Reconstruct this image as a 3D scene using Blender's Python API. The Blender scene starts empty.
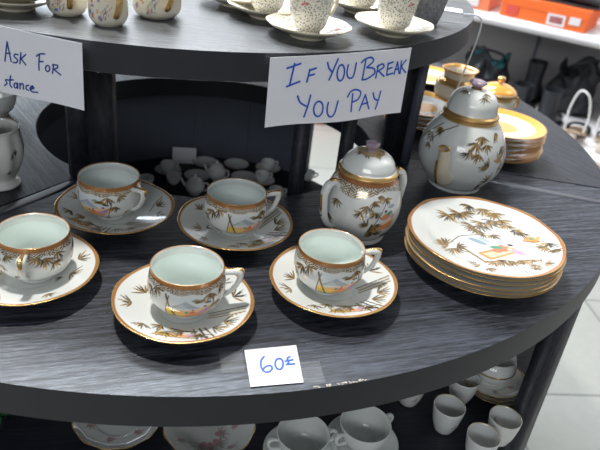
import bpy, bmesh, math, random
import numpy as np
from mathutils import Vector, Matrix
random.seed(7); RNG = np.random.RandomState(3)
S = bpy.context.scene
COL = S.collection
PI = math.pi
def R(a): return math.radians(a)

# ------------------------------------------------------------------ camera
cam_data = bpy.data.cameras.new('camera'); cam = bpy.data.objects.new('camera', cam_data); COL.objects.link(cam)
pitch, roll = R(29.66), R(7.3)
fwd = Vector((0, math.cos(pitch), -math.sin(pitch))); up0 = Vector((0, math.sin(pitch), math.cos(pitch))); rt0 = Vector((1, 0, 0))
cx = rt0*math.cos(roll) + up0*math.sin(roll)
cy = -rt0*math.sin(roll) + up0*math.cos(roll)
m = Matrix((cx, cy, -fwd)).transposed().to_4x4(); m.translation = (0, 0, 0.42)
cam.matrix_world = m
cam_data.sensor_width = 36; cam_data.lens = 669/600*36; cam_data.clip_start = .02
cam_data.dof.use_dof = True; cam_data.dof.focus_distance = .72; cam_data.dof.aperture_fstop = 9
S.camera = cam

# ------------------------------------------------------------------ world, lights, exposure
w = bpy.data.worlds.new('world'); S.world = w; w.use_nodes = True
bg = w.node_tree.nodes['Background']; bg.inputs[0].default_value = (.86, .93, 1.0, 1); bg.inputs[1].default_value = .28
def area(name, loc, target, sx, sy, power, color):
    l = bpy.data.lights.new(name, 'AREA'); l.shape = 'RECTANGLE'; l.size = sx; l.size_y = sy; l.energy = power; l.color = color
    o = bpy.data.objects.new(name, l); COL.objects.link(o); o.location = loc
    o.rotation_euler = (Vector(target)-Vector(loc)).to_track_quat('-Z', 'Y').to_euler(); return o
area('ceiling_spot', (-.50, .95, 2.0), (-.05, .6, 0), .14, .14, 44, (1, .98, .94))
area('ceiling_panel_back', (-.6, 2.4, 2.2), (-.1, .5, 0), 1.3, .5, 120, (.84, .92, 1))
area('ceiling_panel_far', (-1.0, 4.2, 2.4), (.2, 3.4, 0), 5.0, .5, 110, (.95, .97, 1))
area('shop_window_light', (-2.6, 4.1, 1.45), (-.4, 1.2, 0), 3.2, 1.7, 95, (.80, .90, 1))
area('shop_front_light', (-.6, -3.2, 1.75), (-.15, 1.2, -.1), 2.4, .7, 42, (.90, .95, 1))
area('ceiling_panel_aisle', (2.2, 1.9, 2.2), (1.3, 2.6, -.6), 1.5, 1.0, 14, (1, .98, .95))
S.view_settings.view_transform = 'Standard'; S.view_settings.look = 'None'
S.view_settings.gamma = 1; S.view_settings.use_curve_mapping = False
S.view_settings.exposure = 0.0

# ------------------------------------------------------------------ materials
def new_mat(name):
    m = bpy.data.materials.new(name); m.use_nodes = True
    return m, m.node_tree, m.node_tree.nodes['Principled BSDF']
def simple(name, col, rough=.5, metal=0, coat=0, noise=0, nscale=20, bump=0, trans=0, alpha=1):
    m, t, b = new_mat(name)
    b.inputs['Base Color'].default_value = (*col, 1); b.inputs['Roughness'].default_value = rough
    b.inputs['Metallic'].default_value = metal; b.inputs['Coat Weight'].default_value = coat; b.inputs['Coat Roughness'].default_value = .05
    b.inputs['Transmission Weight'].default_value = trans; b.inputs['Alpha'].default_value = alpha
    if noise or bump:
        tc = t.nodes.new('ShaderNodeTexCoord'); n = t.nodes.new('ShaderNodeTexNoise'); n.inputs['Scale'].default_value = nscale; n.inputs['Detail'].default_value = 5
        t.links.new(tc.outputs['Object'], n.inputs['Vector'])
        if noise:
            r = t.nodes.new('ShaderNodeMapRange'); r.inputs[3].default_value = 1-noise; r.inputs[4].default_value = 1+noise
            mx = t.nodes.new('ShaderNodeVectorMath'); mx.operation = 'SCALE'; mx.inputs[0].default_value = col
            t.links.new(n.outputs[0], r.inputs[0]); t.links.new(r.outputs[0], mx.inputs['Scale']); t.links.new(mx.outputs[0], b.inputs['Base Color'])
        if bump:
            bp = t.nodes.new('ShaderNodeBump'); bp.inputs['Strength'].default_value = bump; bp.inputs['Distance'].default_value = .002
            t.links.new(n.outputs[0], bp.inputs['Height']); t.links.new(bp.outputs[0], b.inputs['Normal'])
    return m
def wood(name, c0, c1, ang, rough=.38, fine=1.0, bump=.5, c2=None):
    m, t, b = new_mat(name)
    tc = t.nodes.new('ShaderNodeTexCoord'); mp = t.nodes.new('ShaderNodeMapping')
    mp.inputs['Rotation'].default_value = (0, 0, -ang); t.links.new(tc.outputs['Object'], mp.inputs['Vector'])
    sc = t.nodes.new('ShaderNodeMapping'); sc.inputs['Scale'].default_value = (11*fine, 250*fine, 60)
    t.links.new(mp.outputs[0], sc.inputs['Vector'])
    n = t.nodes.new('ShaderNodeTexNoise'); n.inputs['Scale'].default_value = 1; n.inputs['Detail'].default_value = 4; n.inputs['Roughness'].default_value = .6
    n.inputs['Distortion'].default_value = .5
    t.links.new(sc.outputs[0], n.inputs['Vector'])
    s2 = t.nodes.new('ShaderNodeMapping'); s2.inputs['Scale'].default_value = (70*fine, 900*fine, 60); t.links.new(mp.outputs[0], s2.inputs['Vector'])
    n0 = n; n1 = t.nodes.new('ShaderNodeTexNoise'); n1.inputs['Scale'].default_value = 1; n1.inputs['Detail'].default_value = 3; t.links.new(s2.outputs[0], n1.inputs['Vector'])
    n = t.nodes.new('ShaderNodeMix'); n.inputs[0].default_value = .42; t.links.new(n0.outputs[0], n.inputs[2]); t.links.new(n1.outputs[0], n.inputs[3])
    cr = t.nodes.new('ShaderNodeValToRGB'); cr.color_ramp.elements[0].position = .43; cr.color_ramp.elements[1].position = .62
    cr.color_ramp.elements[0].color = (*c0, 1); cr.color_ramp.elements[1].color = (*c1, 1)
    t.links.new(n.outputs[0], cr.inputs[0]); t.links.new(cr.outputs[0], b.inputs['Base Color'])
    rr = t.nodes.new('ShaderNodeMapRange'); rr.inputs[1].default_value = .35; rr.inputs[2].default_value = .65; rr.inputs[3].default_value = rough+.2; rr.inputs[4].default_value = rough
    t.links.new(n.outputs[0], rr.inputs[0]); t.links.new(rr.outputs[0], b.inputs['Roughness'])
    bp = t.nodes.new('ShaderNodeBump'); bp.inputs['Strength'].default_value = bump; bp.inputs['Distance'].default_value = .0008
    t.links.new(n.outputs[0], bp.inputs['Height']); t.links.new(bp.outputs[0], b.inputs['Normal'])
    return m
def painted(name, rough=.1, tint=(1, 1, 1)):
    # reads the decoration from the 'paint' attribute; its alpha marks the gilded areas
    m, t, b = new_mat(name)
    a = t.nodes.new('ShaderNodeAttribute'); a.attribute_name = 'paint'
    t.links.new(a.outputs['Color'], b.inputs['Base Color'])
    mt = t.nodes.new('ShaderNodeMath'); mt.operation = 'MULTIPLY'; mt.inputs[1].default_value = .85
    t.links.new(a.outputs['Alpha'], mt.inputs[0]); t.links.new(mt.outputs[0], b.inputs['Metallic'])
    r = t.nodes.new('ShaderNodeMapRange'); r.inputs[3].default_value = rough; r.inputs[4].default_value = .3
    t.links.new(a.outputs['Alpha'], r.inputs[0]); t.links.new(r.outputs[0], b.inputs['Roughness'])
    b.inputs['Coat Weight'].default_value = .35; b.inputs['Coat Roughness'].default_value = .04
    return m
M = dict(
 shelf=wood('black_ash_veneer', (.003, .004, .007), (.068, .075, .097), R(20), rough=.30, bump=.9),
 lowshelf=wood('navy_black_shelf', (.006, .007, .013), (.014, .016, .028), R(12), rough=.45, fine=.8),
 shelf2=wood('black_ash_veneer_side', (.008, .009, .012), (.030, .034, .045), R(-50), rough=.36),
 top=wood('black_ash_veneer_top_lit', (.05, .052, .056), (.13, .135, .14), R(5), rough=.24, fine=.9, bump=.2),  # same black veneer, base colour lightened to stand in for ceiling sheen
 edge=simple('black_edge_band', (.014, .015, .020), .42, noise=.25, nscale=60),
 post=wood('black_post_veneer', (.008, .009, .013), (.022, .024, .032), R(90), rough=.45, fine=.5),
 strip=simple('joint_strip', (.085, .09, .10), .35),
 panel=simple('slate_panel', (.085, .095, .125), .5, noise=.15, nscale=8),
 china=painted('painted_porcelain'),
 white=simple('white_porcelain', (.72, .73, .70), .12, coat=.3),
 mini=simple('mini_porcelain', (.80, .81, .79), .15, coat=.2),
 cream=simple('cream_porcelain', (.75, .68, .52), .16, coat=.3),
 gold=simple('gilding', (.78, .50, .20), .26, metal=.85),
 rust=simple('rust_gilding', (.42, .19, .07), .3, metal=.3),
 mauve=simple('mauve_glaze', (.33, .25, .30), .25),
 paper=simple('white_paper', (.80, .79, .83), .7, noise=.03, nscale=30),
 ink=simple('blue_marker_ink', (.008, .09, .50), .5),
 ink2=simple('dark_blue_ink', (.01, .04, .28), .5),
 tape=simple('clear_tape', (.7, .7, .7), .15, alpha=.05),
 wall=simple('grey_wall_paint', (.30, .285, .29), .7, noise=.04, nscale=2),
 shelfwhite=simple('white_laminate', (.80, .78, .78), .4),
 orange=simple('orange_cardboard', (.85, .15, .025), .5, noise=.06, nscale=9),
 orange2=simple('faded_orange_cardboard', (.80, .22, .10), .5, noise=.06, nscale=9),
 label=simple('box_label', (.75, .70, .70), .5), redlabel=simple('red_print', (.65, .08, .06), .5),
 black=simple('black_leather', (.010, .012, .016), .45, noise=.3, nscale=40, bump=.4),
 teal=simple('teal_lining', (.01, .12, .14), .7),
 tan=simple('tan_insole', (.50, .36, .24), .6), beige=simple('beige_leather', (.62, .52, .42), .5),
 clear=simple('clear_strap', (.72, .70, .68), .25),
 cable=simple('white_cable', (.7, .7, .72), .35),
 green=simple('green_leaf', (.03, .16, .05), .5),
 dark=simple('dark_card', (.03, .03, .035), .5), screw=simple('steel_screw', (.35, .35, .36), .35, metal=.8),
)
# floor tiles
def tile_mat():
    m, t, b = new_mat('floor_tiles')
    tc = t.nodes.new('ShaderNodeTexCoord'); mp = t.nodes.new('ShaderNodeMapping'); mp.inputs['Rotation'].default_value = (0, 0, R(-8)); mp.inputs['Location'].default_value = (.12, .07, 0)
    br = t.nodes.new('ShaderNodeTexBrick'); br.offset = 0; br.inputs['Scale'].default_value = 1
    br.inputs['Brick Width'].default_value = .45; br.inputs['Row Height'].default_value = .45; br.inputs['Mortar Size'].default_value = .004
    br.inputs['Color1'].default_value = (.35, .35, .315, 1); br.inputs['Color2'].default_value = (.38, .38, .345, 1); br.inputs['Mortar'].default_value = (.20, .20, .185, 1)
    t.links.new(tc.outputs['Object'], mp.inputs[0]); t.links.new(mp.outputs[0], br.inputs['Vector'])
    n = t.nodes.new('ShaderNodeTexNoise'); n.inputs['Scale'].default_value = 35; n.inputs['Detail'].default_value = 6; t.links.new(mp.outputs[0], n.inputs['Vector'])
    r = t.nodes.new('ShaderNodeMapRange'); r.inputs[3].default_value = .9; r.inputs[4].default_value = 1.08; t.links.new(n.outputs[0], r.inputs[0])
    v = t.nodes.new('ShaderNodeVectorMath'); v.operation = 'SCALE'; t.links.new(br.outputs[0], v.inputs[0]); t.links.new(r.outputs[0], v.inputs['Scale'])
    t.links.new(v.outputs[0], b.inputs['Base Color']); b.inputs['Roughness'].default_value = .35
    return m
M['tile'] = tile_mat()
def speckle_mat():
    m, t, b = new_mat('speckled_porcelain')
    tc = t.nodes.new('ShaderNodeTexCoord'); n = t.nodes.new('ShaderNodeTexVoronoi'); n.inputs['Scale'].default_value = 420
    t.links.new(tc.outputs['Object'], n.inputs['Vector'])
    cr = t.nodes.new('ShaderNodeValToRGB'); cr.color_ramp.elements[0].position = .18; cr.color_ramp.elements[1].position = .5
    cr.color_ramp.elements[0].color = (.12, .12, .13, 1); cr.color_ramp.elements[1].color = (.74, .70, .60, 1)
    t.links.new(n.outputs['Distance'], cr.inputs[0])
    n2 = t.nodes.new('ShaderNodeTexNoise'); n2.inputs['Scale'].default_value = 55; t.links.new(tc.outputs['Object'], n2.inputs['Vector'])
    c2 = t.nodes.new('ShaderNodeValToRGB'); c2.color_ramp.elements[0].position = .68; c2.color_ramp.elements[1].position = .72
    c2.color_ramp.elements[0].color = (0, 0, 0, 1); c2.color_ramp.elements[1].color = (1, 1, 1, 1); t.links.new(n2.outputs[0], c2.inputs[0])
    mx = t.nodes.new('ShaderNodeMixRGB'); mx.inputs[2].default_value = (.55, .12, .12, 1)
    t.links.new(c2.outputs[0], mx.inputs[0]); t.links.new(cr.outputs[0], mx.inputs[1]); t.links.new(mx.outputs[0], b.inputs['Base Color'])
    b.inputs['Roughness'].default_value = .15
    return m
M['speckle'] = speckle_mat()

# ------------------------------------------------------------------ helpers
def link(name, mesh, mats, parent=None, smooth=True):
    o = bpy.data.objects.new(name, mesh); COL.objects.link(o)
    for q in (mats if isinstance(mats, (list, tuple)) else [mats]): mesh.materials.append(q)
    if smooth: mesh.polygons.foreach_set('use_smooth', [True]*len(mesh.polygons))
    if parent: o.parent = parent
    return o
def bm_obj(name, bm, mats, parent=None, smooth=True, sharp=40):
    me = bpy.data.meshes.new(name); bmesh.ops.recalc_face_normals(bm, faces=bm.faces[:])
    if smooth:
        for e in bm.edges:
            if len(e.link_faces) == 2 and e.calc_face_angle(0) > R(sharp): e.smooth = False
    bm.to_mesh(me); bm.free(); return link(name, me, mats, parent, smooth)
def thing(name, label, cat, loc=(0, 0, 0), rz=0, group=None):
    o = bpy.data.objects.new(name, None); COL.objects.link(o); o.location = loc; o.rotation_euler = (0, 0, rz); o.empty_display_size = .02
    return tag(o, label, cat, group)
def tag(o, label, cat, group=None):
    o['label'] = label; o['category'] = cat
    if group: o['group'] = group
    return o
def struct(o): o['kind'] = 'structure'; return o
def dup(root, loc, rz, label, group=None, scale=None):
    r = root.copy(); COL.objects.link(r); r.location = loc; r.rotation_euler = (0, 0, rz); r['label'] = label
    if group: r['group'] = group
    if scale: r.scale = (scale,)*3
    for ch in list(root.children):
        c = ch.copy(); COL.objects.link(c); c.parent = r
        for g in list(ch.children):
            d = g.copy(); COL.objects.link(d); d.parent = c
    return r
def resample(prof, n):
    # smooth Catmull-Rom resampling of a profile to n points evenly spaced along its length
    P = np.array(prof, float); Q = np.vstack([2*P[0]-P[1], P, 2*P[-1]-P[-2]]); out = []
    for i in range(1, len(Q)-2):
        for t in np.linspace(0, 1, 24, endpoint=False):
            a, b, c, d = Q[i-1], Q[i], Q[i+1], Q[i+2]
            out.append(.5*((2*b)+(-a+c)*t+(2*a-5*b+4*c-d)*t*t+(-a+3*b-3*c+d)*t**3))
    out.append(P[-1]); out = np.array(out); L = np.r_[0, np.cumsum(np.linalg.norm(np.diff(out, axis=0), axis=1))]
    s = np.linspace(0, L[-1], n); return np.c_[np.interp(s, L, out[:, 0]), np.interp(s, L, out[:, 1])]
def lathe_mesh(name, prof, seg, wave=None):
    prof = np.array(prof, float); n = len(prof); th = np.linspace(0, 2*PI, seg, endpoint=False)
    r = prof[:, 0][:, None]*np.ones(seg); z = prof[:, 1][:, None]*np.ones(seg)
    if wave is not None: r, z = wave(r, z, th[None, :]*np.ones((n, 1)))
    co = np.stack([r*np.cos(th), r*np.sin(th), z], -1).reshape(-1, 3)
    i, j = np.meshgrid(np.arange(n-1), np.arange(seg), indexing='ij'); j2 = (j+1) % seg
    f = np.stack([i*seg+j, i*seg+j2, (i+1)*seg+j2, (i+1)*seg+j], -1).reshape(-1, 4)
    me = bpy.data.meshes.new(name); me.from_pydata(co.tolist(), [], f.tolist()); me.update()
    return me, co, np.repeat(np.arange(n), seg), np.tile(th, n)
def close(prof, e=1e-4): return prof
def lathe(name, prof, seg, mats, parent=None, wave=None, sharp=45):
    bm = bmesh.new(); me, *_ = lathe_mesh(name, prof, seg, wave); bm.from_mesh(me); bpy.data.meshes.remove(me)
    bmesh.ops.remove_doubles(bm, verts=bm.verts[:], dist=1e-5)
    return bm_obj(name, bm, mats, parent, sharp=sharp)
def box_bm(bm, c, s, rz=0, bev=0):
    r = bmesh.ops.create_cube(bm, size=1); vs = r['verts']
    bmesh.ops.scale(bm, vec=s, verts=vs)
    if bev:
        e = list({e for v in vs for e in v.link_edges}); g = bmesh.ops.bevel(bm, geom=e, offset=bev, segments=2, affect='EDGES'); vs = list({v for f in g['faces'] for v in f.verts} | {v for v in vs if v.is_valid})
    bmesh.ops.rotate(bm, cent=(0, 0, 0), matrix=Matrix.Rotation(rz, 3, 'Z'), verts=vs)
    bmesh.ops.translate(bm, vec=c, verts=vs); return vs
def box(name, c, s, mat, parent=None, rz=0, bev=0):
    bm = bmesh.new(); box_bm(bm, c, s, rz, bev); return bm_obj(name, bm, mat, parent, smooth=bool(bev))
def crom(pts, k=6):
    P = [Vector(p) for p in pts]; Q = [2*P[0]-P[1]]+P+[2*P[-1]-P[-2]]; out = []
    for i in range(1, len(Q)-2):
        for s in range(k):
            t = s/k; a, b, c, d = Q[i-1], Q[i], Q[i+1], Q[i+2]
            out.append(.5*((2*b)+(c-a)*t+(2*a-5*b+4*c-d)*t*t+(3*b-a-3*c+d)*t**3))
    return out+[P[-1]]
def tube_bm(bm, pts, rad, seg=10, smooth=6, flat=1.0, side=None, cap=True):
    P = crom(pts, smooth) if smooth else [Vector(p) for p in pts]; n = len(P)
    rr = rad if callable(rad) else (lambda t: rad)
    rings = []; prev = None
    for i, p in enumerate(P):
        d = (P[min(i+1, n-1)]-P[max(i-1, 0)]).normalized()
        if side is not None: s = Vector(side); s = (s-d*s.dot(d)).normalized()
        else:
            if prev is None: s = d.orthogonal().normalized()
            else: s = (prev-d*prev.dot(d)).normalized()
        prev = s; q = d.cross(s); r = rr(i/(n-1))
        rings.append([bm.verts.new(p+s*(r*flat*math.cos(a))+q*(r*math.sin(a))) for a in [2*PI*k/seg for k in range(seg)]])
    for a, b in zip(rings, rings[1:]):
        for k in range(seg): bm.faces.new((a[k], a[(k+1) % seg], b[(k+1) % seg], b[k]))
    if cap: bm.faces.new(rings[0][::-1]); bm.faces.new(rings[-1])
def tube(name, pts, rad, mat, parent=None, **k):
    bm = bmesh.new(); tube_bm(bm, pts, rad, **k); return bm_obj(name, bm, mat, parent)
def extrude_poly(name, pts, z0, z1, mats, parent=None, edge_mat=1, hole=None):
    # closed outline (optionally with a hole outline of the same count) turned into a slab
    bm = bmesh.new(); mk = lambda L, z: [bm.verts.new((x, y, z)) for x, y in L]
    if hole:
        oa, ob, ia, ib = mk(pts, z1), mk(pts, z0), mk(hole, z1), mk(hole, z0); n = len(pts)
        for k in range(n-1):
            l = k+1
            for q, mi in (((oa[k], oa[l], ia[l], ia[k]), 0), ((ob[k], ib[k], ib[l], ob[l]), 0), ((oa[k], ob[k], ob[l], oa[l]), edge_mat), ((ia[k], ia[l], ib[l], ib[k]), edge_mat)):
                f = bm.faces.new(q); f.material_index = mi
        for k in (0, n-1): f = bm.faces.new((oa[k], ia[k], ib[k], ob[k])); f.material_index = edge_mat
    else:
        a, b = mk(pts, z1), mk(pts, z0); n = len(a); bm.faces.new(a); bm.faces.new(b[::-1])
        for k in range(n): f = bm.faces.new((a[k], a[(k+1) % n], b[(k+1) % n], b[k])); f.material_index = edge_mat
    ed = [e for e in bm.edges if len(e.link_faces) == 2 and e.link_faces[0].material_index != e.link_faces[1].material_index]
    bmesh.ops.bevel(bm, geom=ed, offset=.0009, segments=2, affect='EDGES')
    return bm_obj(name, bm, mats, parent, sharp=50)

# ------------------------------------------------------------------ painter: decoration on dense meshes (units: millimetres)
RUST = (.46, .19, .07); GOLDC = (.62, .39, .14); OLIVE = (.17, .11, .04); DARK = (.055, .04, .028); BLUE = (.30, .40, .46)
PINK = (.62, .34, .46); ORA = (.78, .30, .10); YEL = (.80, .56, .12); GRN = (.10, .32, .20); WHT = (.72, .735, .705)
class Paint:
    def __init__(s, x, y, base=WHT): s.x = x; s.y = y; s.c = np.tile(np.array([*base, 0.]), (len(x), 1))
    def mix(s, a, col, gold=0): a = np.clip(a, 0, 1)[:, None]; s.c = s.c*(1-a)+np.array([*col, gold])*a
    def leaf(s, x0, y0, ang, L, w, col, gold=0, aa=.45):
        dx, dy = s.x-x0, s.y-y0; t = (dx*math.cos(ang)+dy*math.sin(ang))/L; d = np.abs(-dx*math.sin(ang)+dy*math.cos(ang))
        hw = w*np.sin(PI*np.clip(t, 0, 1))**.75; s.mix(np.where((t > 0) & (t < 1), (hw-d)/aa+.35, 0), col, gold)
    def line(s, pts, w, col, gold=0, aa=.45):
        for (x0, y0), (x1, y1) in zip(pts, pts[1:]):
            vx, vy = x1-x0, y1-y0; t = np.clip(((s.x-x0)*vx+(s.y-y0)*vy)/(vx*vx+vy*vy), 0, 1)
            d = np.hypot(s.x-x0-t*vx, s.y-y0-t*vy); s.mix((w-d)/aa+.5, col, gold)
    def blob(s, x0, y0, rx, ry, col, ang=0, gold=0, aa=.18):
        dx, dy = s.x-x0, s.y-y0; u = dx*math.cos(ang)+dy*math.sin(ang); v = -dx*math.sin(ang)+dy*math.cos(ang)
        s.mix((1-np.hypot(u/rx, v/ry))/aa, col, gold)
    def poly(s, pts, col, gold=0, aa=.5):
        d = np.full(len(s.x), 1e9); n = len(pts)   # convex polygon, counter-clockwise
        for i in range(n):
            (x0, y0), (x1, y1) = pts[i], pts[(i+1) % n]; L = math.hypot(x1-x0, y1-y0)
            d = np.minimum(d, ((x1-x0)*(s.y-y0)-(y1-y0)*(s.x-x0))/L)
        s.mix(d/aa+.5, col, gold)
    def sprig(s, x0, y0, ang, L, n=7, w=.8, spread=2.2, seed=0, cols=None):
        r = random.Random(seed+int(x0*7+y0*13)); cols = cols or [(OLIVE, .3), (OLIVE, .15), (DARK, 0), (GOLDC, .7)]
        for k in range(n):
            a = ang+spread*((k+.5)/n-.5)+r.uniform(-.12, .12); c, g = r.choice(cols); s.leaf(x0, y0, a, L*r.uniform(.7, 1.1), w, c, g)
    def scene(s, x0, y0, sx=1, sy=1):
        # a small lakeside picture: hill, terrace, robed figures, gold border; units millimetres
        T = lambda u, v: (x0+sx*u, y0+sy*v); P = lambda L: [T(*q) for q in L]
        s.poly(P([(-19, -12), (17, -13), (21, 10), (-15, 11)]), (.66, .71, .72))
        s.poly(P([(-15, 0), (9, 0), (-2, 8)]), (.36, .42, .47)); s.poly(P([(-11, 0), (1, 0), (-5, 5)]), (.48, .55, .55))
        s.poly(P([(-18, -4), (0, -9), (20, -4), (20, 1), (-4, -2)]), (.86, .50, .22))
        s.poly(P([(-18, -12), (2, -12.5), (3, -8), (-17, -3)]), (.90, .62, .16)); s.poly(P([(-6, -10), (12, -11), (18, -5), (2, -5)]), (.80, .36, .14))
        s.poly(P([(-4, -4.2), (8, -4.2), (14, -1.5), (0, -1.6)]), (.88, .60, .40))
        s.blob(*T(12, -5), 5.2, 3.2, (.60, .33, .50), .35); s.blob(*T(15, -3), 3, 2, (.34, .26, .52), .2); s.blob(*T(12.4, -.4), 1.6, 1.6, (.80, .64, .52)); s.blob(*T(12.8, 1.0), 1.9, 1.1, DARK)
        s.blob(*T(3, -4.5), 3.0, 1.9, (.72, .20, .12), .2); s.blob(*T(-1, -4), 2.2, 1.4, GRN, .2); s.blob(*T(3.6, -1.7), 1.1, 1.1, DARK)
        s.blob(*T(10, 7), 7.5, 1.9, OLIVE, .1, .3); s.blob(*T(15, 4.6), 4.6, 1.4, DARK, -.2); s.blob(*T(5, 8.4), 4, 1.2, (.22, .24, .12), .1)
        s.poly(P([(-19, -6), (-13, -10), (-9, -4), (-14, 1)]), YEL, .1); s.line(P([(-19, -12), (17, -13)]), .6, GOLDC, .8); s.line(P([(-19, -12), (-15, 11)]), .55, OLIVE, .4); s.line(P([(17, -13), (21, 10)]), .5, OLIVE, .4)
def set_paint(me, c):
    a = me.color_attributes.new('paint', 'FLOAT_COLOR', 'POINT'); a.data.foreach_set('color', c.astype(np.float32).ravel())

# ------------------------------------------------------------------ the room
bm = bmesh.new(); box_bm(bm, (0, 2.5, -.82), (12, 12, .04)); struct(bm_obj('floor', bm, M['tile'], smooth=False))
wd = Vector((.89, -.456, 0)).normalized(); wn = Vector((.456, .89, 0)).normalized(); wa = math.atan2(wd.y, wd.x)
A0 = Vector((1.11, 2.80, 0))
wc = A0+wn*.52
bm = bmesh.new(); box_bm(bm, (wc.x, wc.y, .6), (9, .06, 2.8), wa)
wall = struct(bm_obj('wall_back', bm, M['wall'], smooth=False))
for k, t in enumerate((-.32, 1.0, -1.7)):
    p = wc+wd*t-wn*.032; struct(box('trim_%d' % (k+1), (p.x, p.y, .6), (.012, .006, 2.8), M['panel'], rz=wa))
p = wc-wn*.04
struct(box('baseboard_back', (p.x, p.y, -.77), (9, .02, .06), M['shelfwhite'], rz=wa))

p = wc-wn*.040
struct(box('wall_upper_panel', (p.x, p.y, .95), (9, .02, 2.0), M['shelfwhite'], rz=wa)).name = 'wall_upper'
PZ = -.52; pc = A0+wn*.02+wd*.62
pf = box('platform_body', (0, 0, -.14), (2.2, .92, .28), M['shelfwhite'], bev=.004); pf.location = (pc.x, pc.y, PZ); pf.rotation_euler = (0, 0, wa); pf.name = 'display_platform'
tag(pf, 'low white platform along the wall holding the shoes', 'platform')
sh = thing('wall_shelf', 'long white laminate wall shelf carrying the orange shoe boxes', 'shelf', (A0.x, A0.y, -.135), wa)
box('shelf_board', (0, .24, -.02), (5, .495, .04), M['shelfwhite'], sh, bev=.004)
for k in range(4): box('bracket', (-2.1+1.4*k, .36, -.09), (.02, .24, .1), M['shelfwhite'], sh)

# ------------------------------------------------------------------ the round display stand
CX, CY, RO = -.203, 1.10, .693
TX, TY = -.231, 1.097
HX, HY, RH, HS = -.167, 1.020, .268, .92
stand = thing('display_stand', 'round black tiered wooden shop display stand with open centre', 'display stand', (CX, CY, -.8))
def loc(x, y): return (x-CX, y-CY)
def arc(cx_, cy_, r, a0, a1, n): return [(cx_+r*math.cos(R(a0+(a1-a0)*k/(n-1)))-CX, cy_+r*math.sin(R(a0+(a1-a0)*k/(n-1)))-CY) for k in range(n)]
Z = .8
def sector(a0, a1, mat):
    n = 70; out = arc(CX, CY, RO, a0, a1, n)
    inn = []
    for x, y in out:  # radial direction from the hole centre
        vx, vy = x+CX-HX, y+CY-HY; d = math.hypot(vx, vy/HS); inn.append((HX+vx/d*RH-CX, HY+vy/d*RH-CY))
    return extrude_poly('middle_shelf', out, Z-.036, Z, [mat, M['edge']], stand, hole=inn)
sector(-114.5, -10.5, M['shelf']); sector(-10.3, 110, M['shelf2']); sector(110.2, 245.3, M['shelf2'])
# joint strips let in beside the two visible joints
for (x0, y0, x1, y1) in ((-.303, .772, -.475, .465), (.175, .968, .470, .918)):
    p0, p1 = Vector((x0-CX, y0-CY, 0)), Vector((x1-CX, y1-CY, 0)); mid = (p0+p1)/2; d = p1-p0
    box('joint_strip', (mid.x, mid.y, Z-.0007), (d.length, .017, .0018), M['strip'], stand, rz=math.atan2(d.y, d.x), bev=.0006)
# top shelf
extrude_poly('top_shelf', arc(TX, TY, .452, 0, 358, 180), Z+.198, Z+.229, [M['top'], M['edge']], stand)
# lower shelf: front part full width, behind only a round tongue under the opening
low = arc(CX, CY, .682, 176, 364, 110)+arc(HX, HY+.02, .305, 20, 150, 50)
extrude_poly('lower_shelf', low, Z-.225, Z-.2, [M['lowshelf'], M['edge']], stand)
base = arc(CX, CY, .682, 176, 364, 90)
extrude_poly('base_shelf', base, Z-.62, Z-.59, [M['lowshelf'], M['edge']], stand)
# curved slate panel behind the opening
def curved_panel(name, a0, a1, r, z0, z1, mat, parent, th=.012):
    n = max(3, int(abs(a1-a0)/3)); o = arc(HX, HY+.02, r+th, a0, a1, n); i = arc(HX, HY+.02, r, a0, a1, n)
    return extrude_poly(name, o, z0, z1, [mat, mat], parent, hole=i)
for a0, a1 in ((57, 83.9), (84, 105.9), (106, 149.9), (150, 205)):
    curved_panel('back_panel', a0, a1,   .300, Z-.2, Z-.036, M['panel'], stand)
def board(name, x, y, z0, z1, sx, sy, rz, mat=None, **k): return box(name, (x-CX, y-CY, (z0+z1)/2), (sx, sy, z1-z0), mat or M['post'], stand, rz=rz, bev=.0012)
# posts between the middle and the top shelf
board('post', -.295, .800, Z, Z+.196, .040, .018, R(38)); board('post', -.266, .786, Z, Z+.196, .034, .018, R(-18))
board('post', .128, .985, Z, Z+.196, .034, .020, R(12)); board('post', .149, .984, Z, Z+.196, .012, .030, R(12), M['panel'])
board('post', -.013, .846, Z-.2, Z+.196, .022, .020, R(0))
board('post', .052, .905, Z-.2, Z+.196, .020, .020, R(0))
for a in (-37, 53, 143, 233):
    x, y = CX+.684*math.cos(R(a)), CY+.684*math.sin(R(a))
    board('leg', x-.004*math.cos(R(a)), y-.004*math.sin(R(a)), 0, Z-.0355, .018, .104, R(a+2))
for a in (-4.5, -2.9):
    sc = bmesh.new(); bmesh.ops.create_cone(sc, segments=10, radius1=.0022, radius2=.0022, depth=.002, cap_ends=True)
    bmesh.ops.rotate(sc, cent=(0, 0, 0), matrix=Matrix.Rotation(PI/2, 3, 'X'), verts=sc.verts)
    bmesh.ops.translate(sc, vec=(-.2635-CX, .7735-CY, Z+.165+.012*(a+3.7)), verts=sc.verts); bm_obj('screw', sc, M['screw'], stand)

rd = random.Random(11); bm = bmesh.new()
for k in range(34):
    a = R(-70.5+4.6*rd.random()**.8); rr = RO-.0006-.0022*rd.random(); c0 = Vector((rr*math.cos(a), rr*math.sin(a), Z+.0001)); q = rd.uniform(.0004, .0011)
    vs = [bm.verts.new(c0+Vector((q*rd.uniform(.6, 1.8)*math.cos(b), q*rd.uniform(.5, 1)*math.sin(b), .00015))) for b in [2*PI*i/6 for i in range(6)]]; lo = [bm.verts.new(v.co-Vector((0, 0, .0003))) for v in vs]
    bm.faces.new(vs); bm.faces.new(lo[::-1])
    for i in range(6): bm.faces.new((vs[i], lo[i], lo[(i+1) % 6], vs[(i+1) % 6]))
o = bm_obj('chipped_veneer', bm, M['beige'], stand, smooth=False); o['kind'] = 'stuff'

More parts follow.
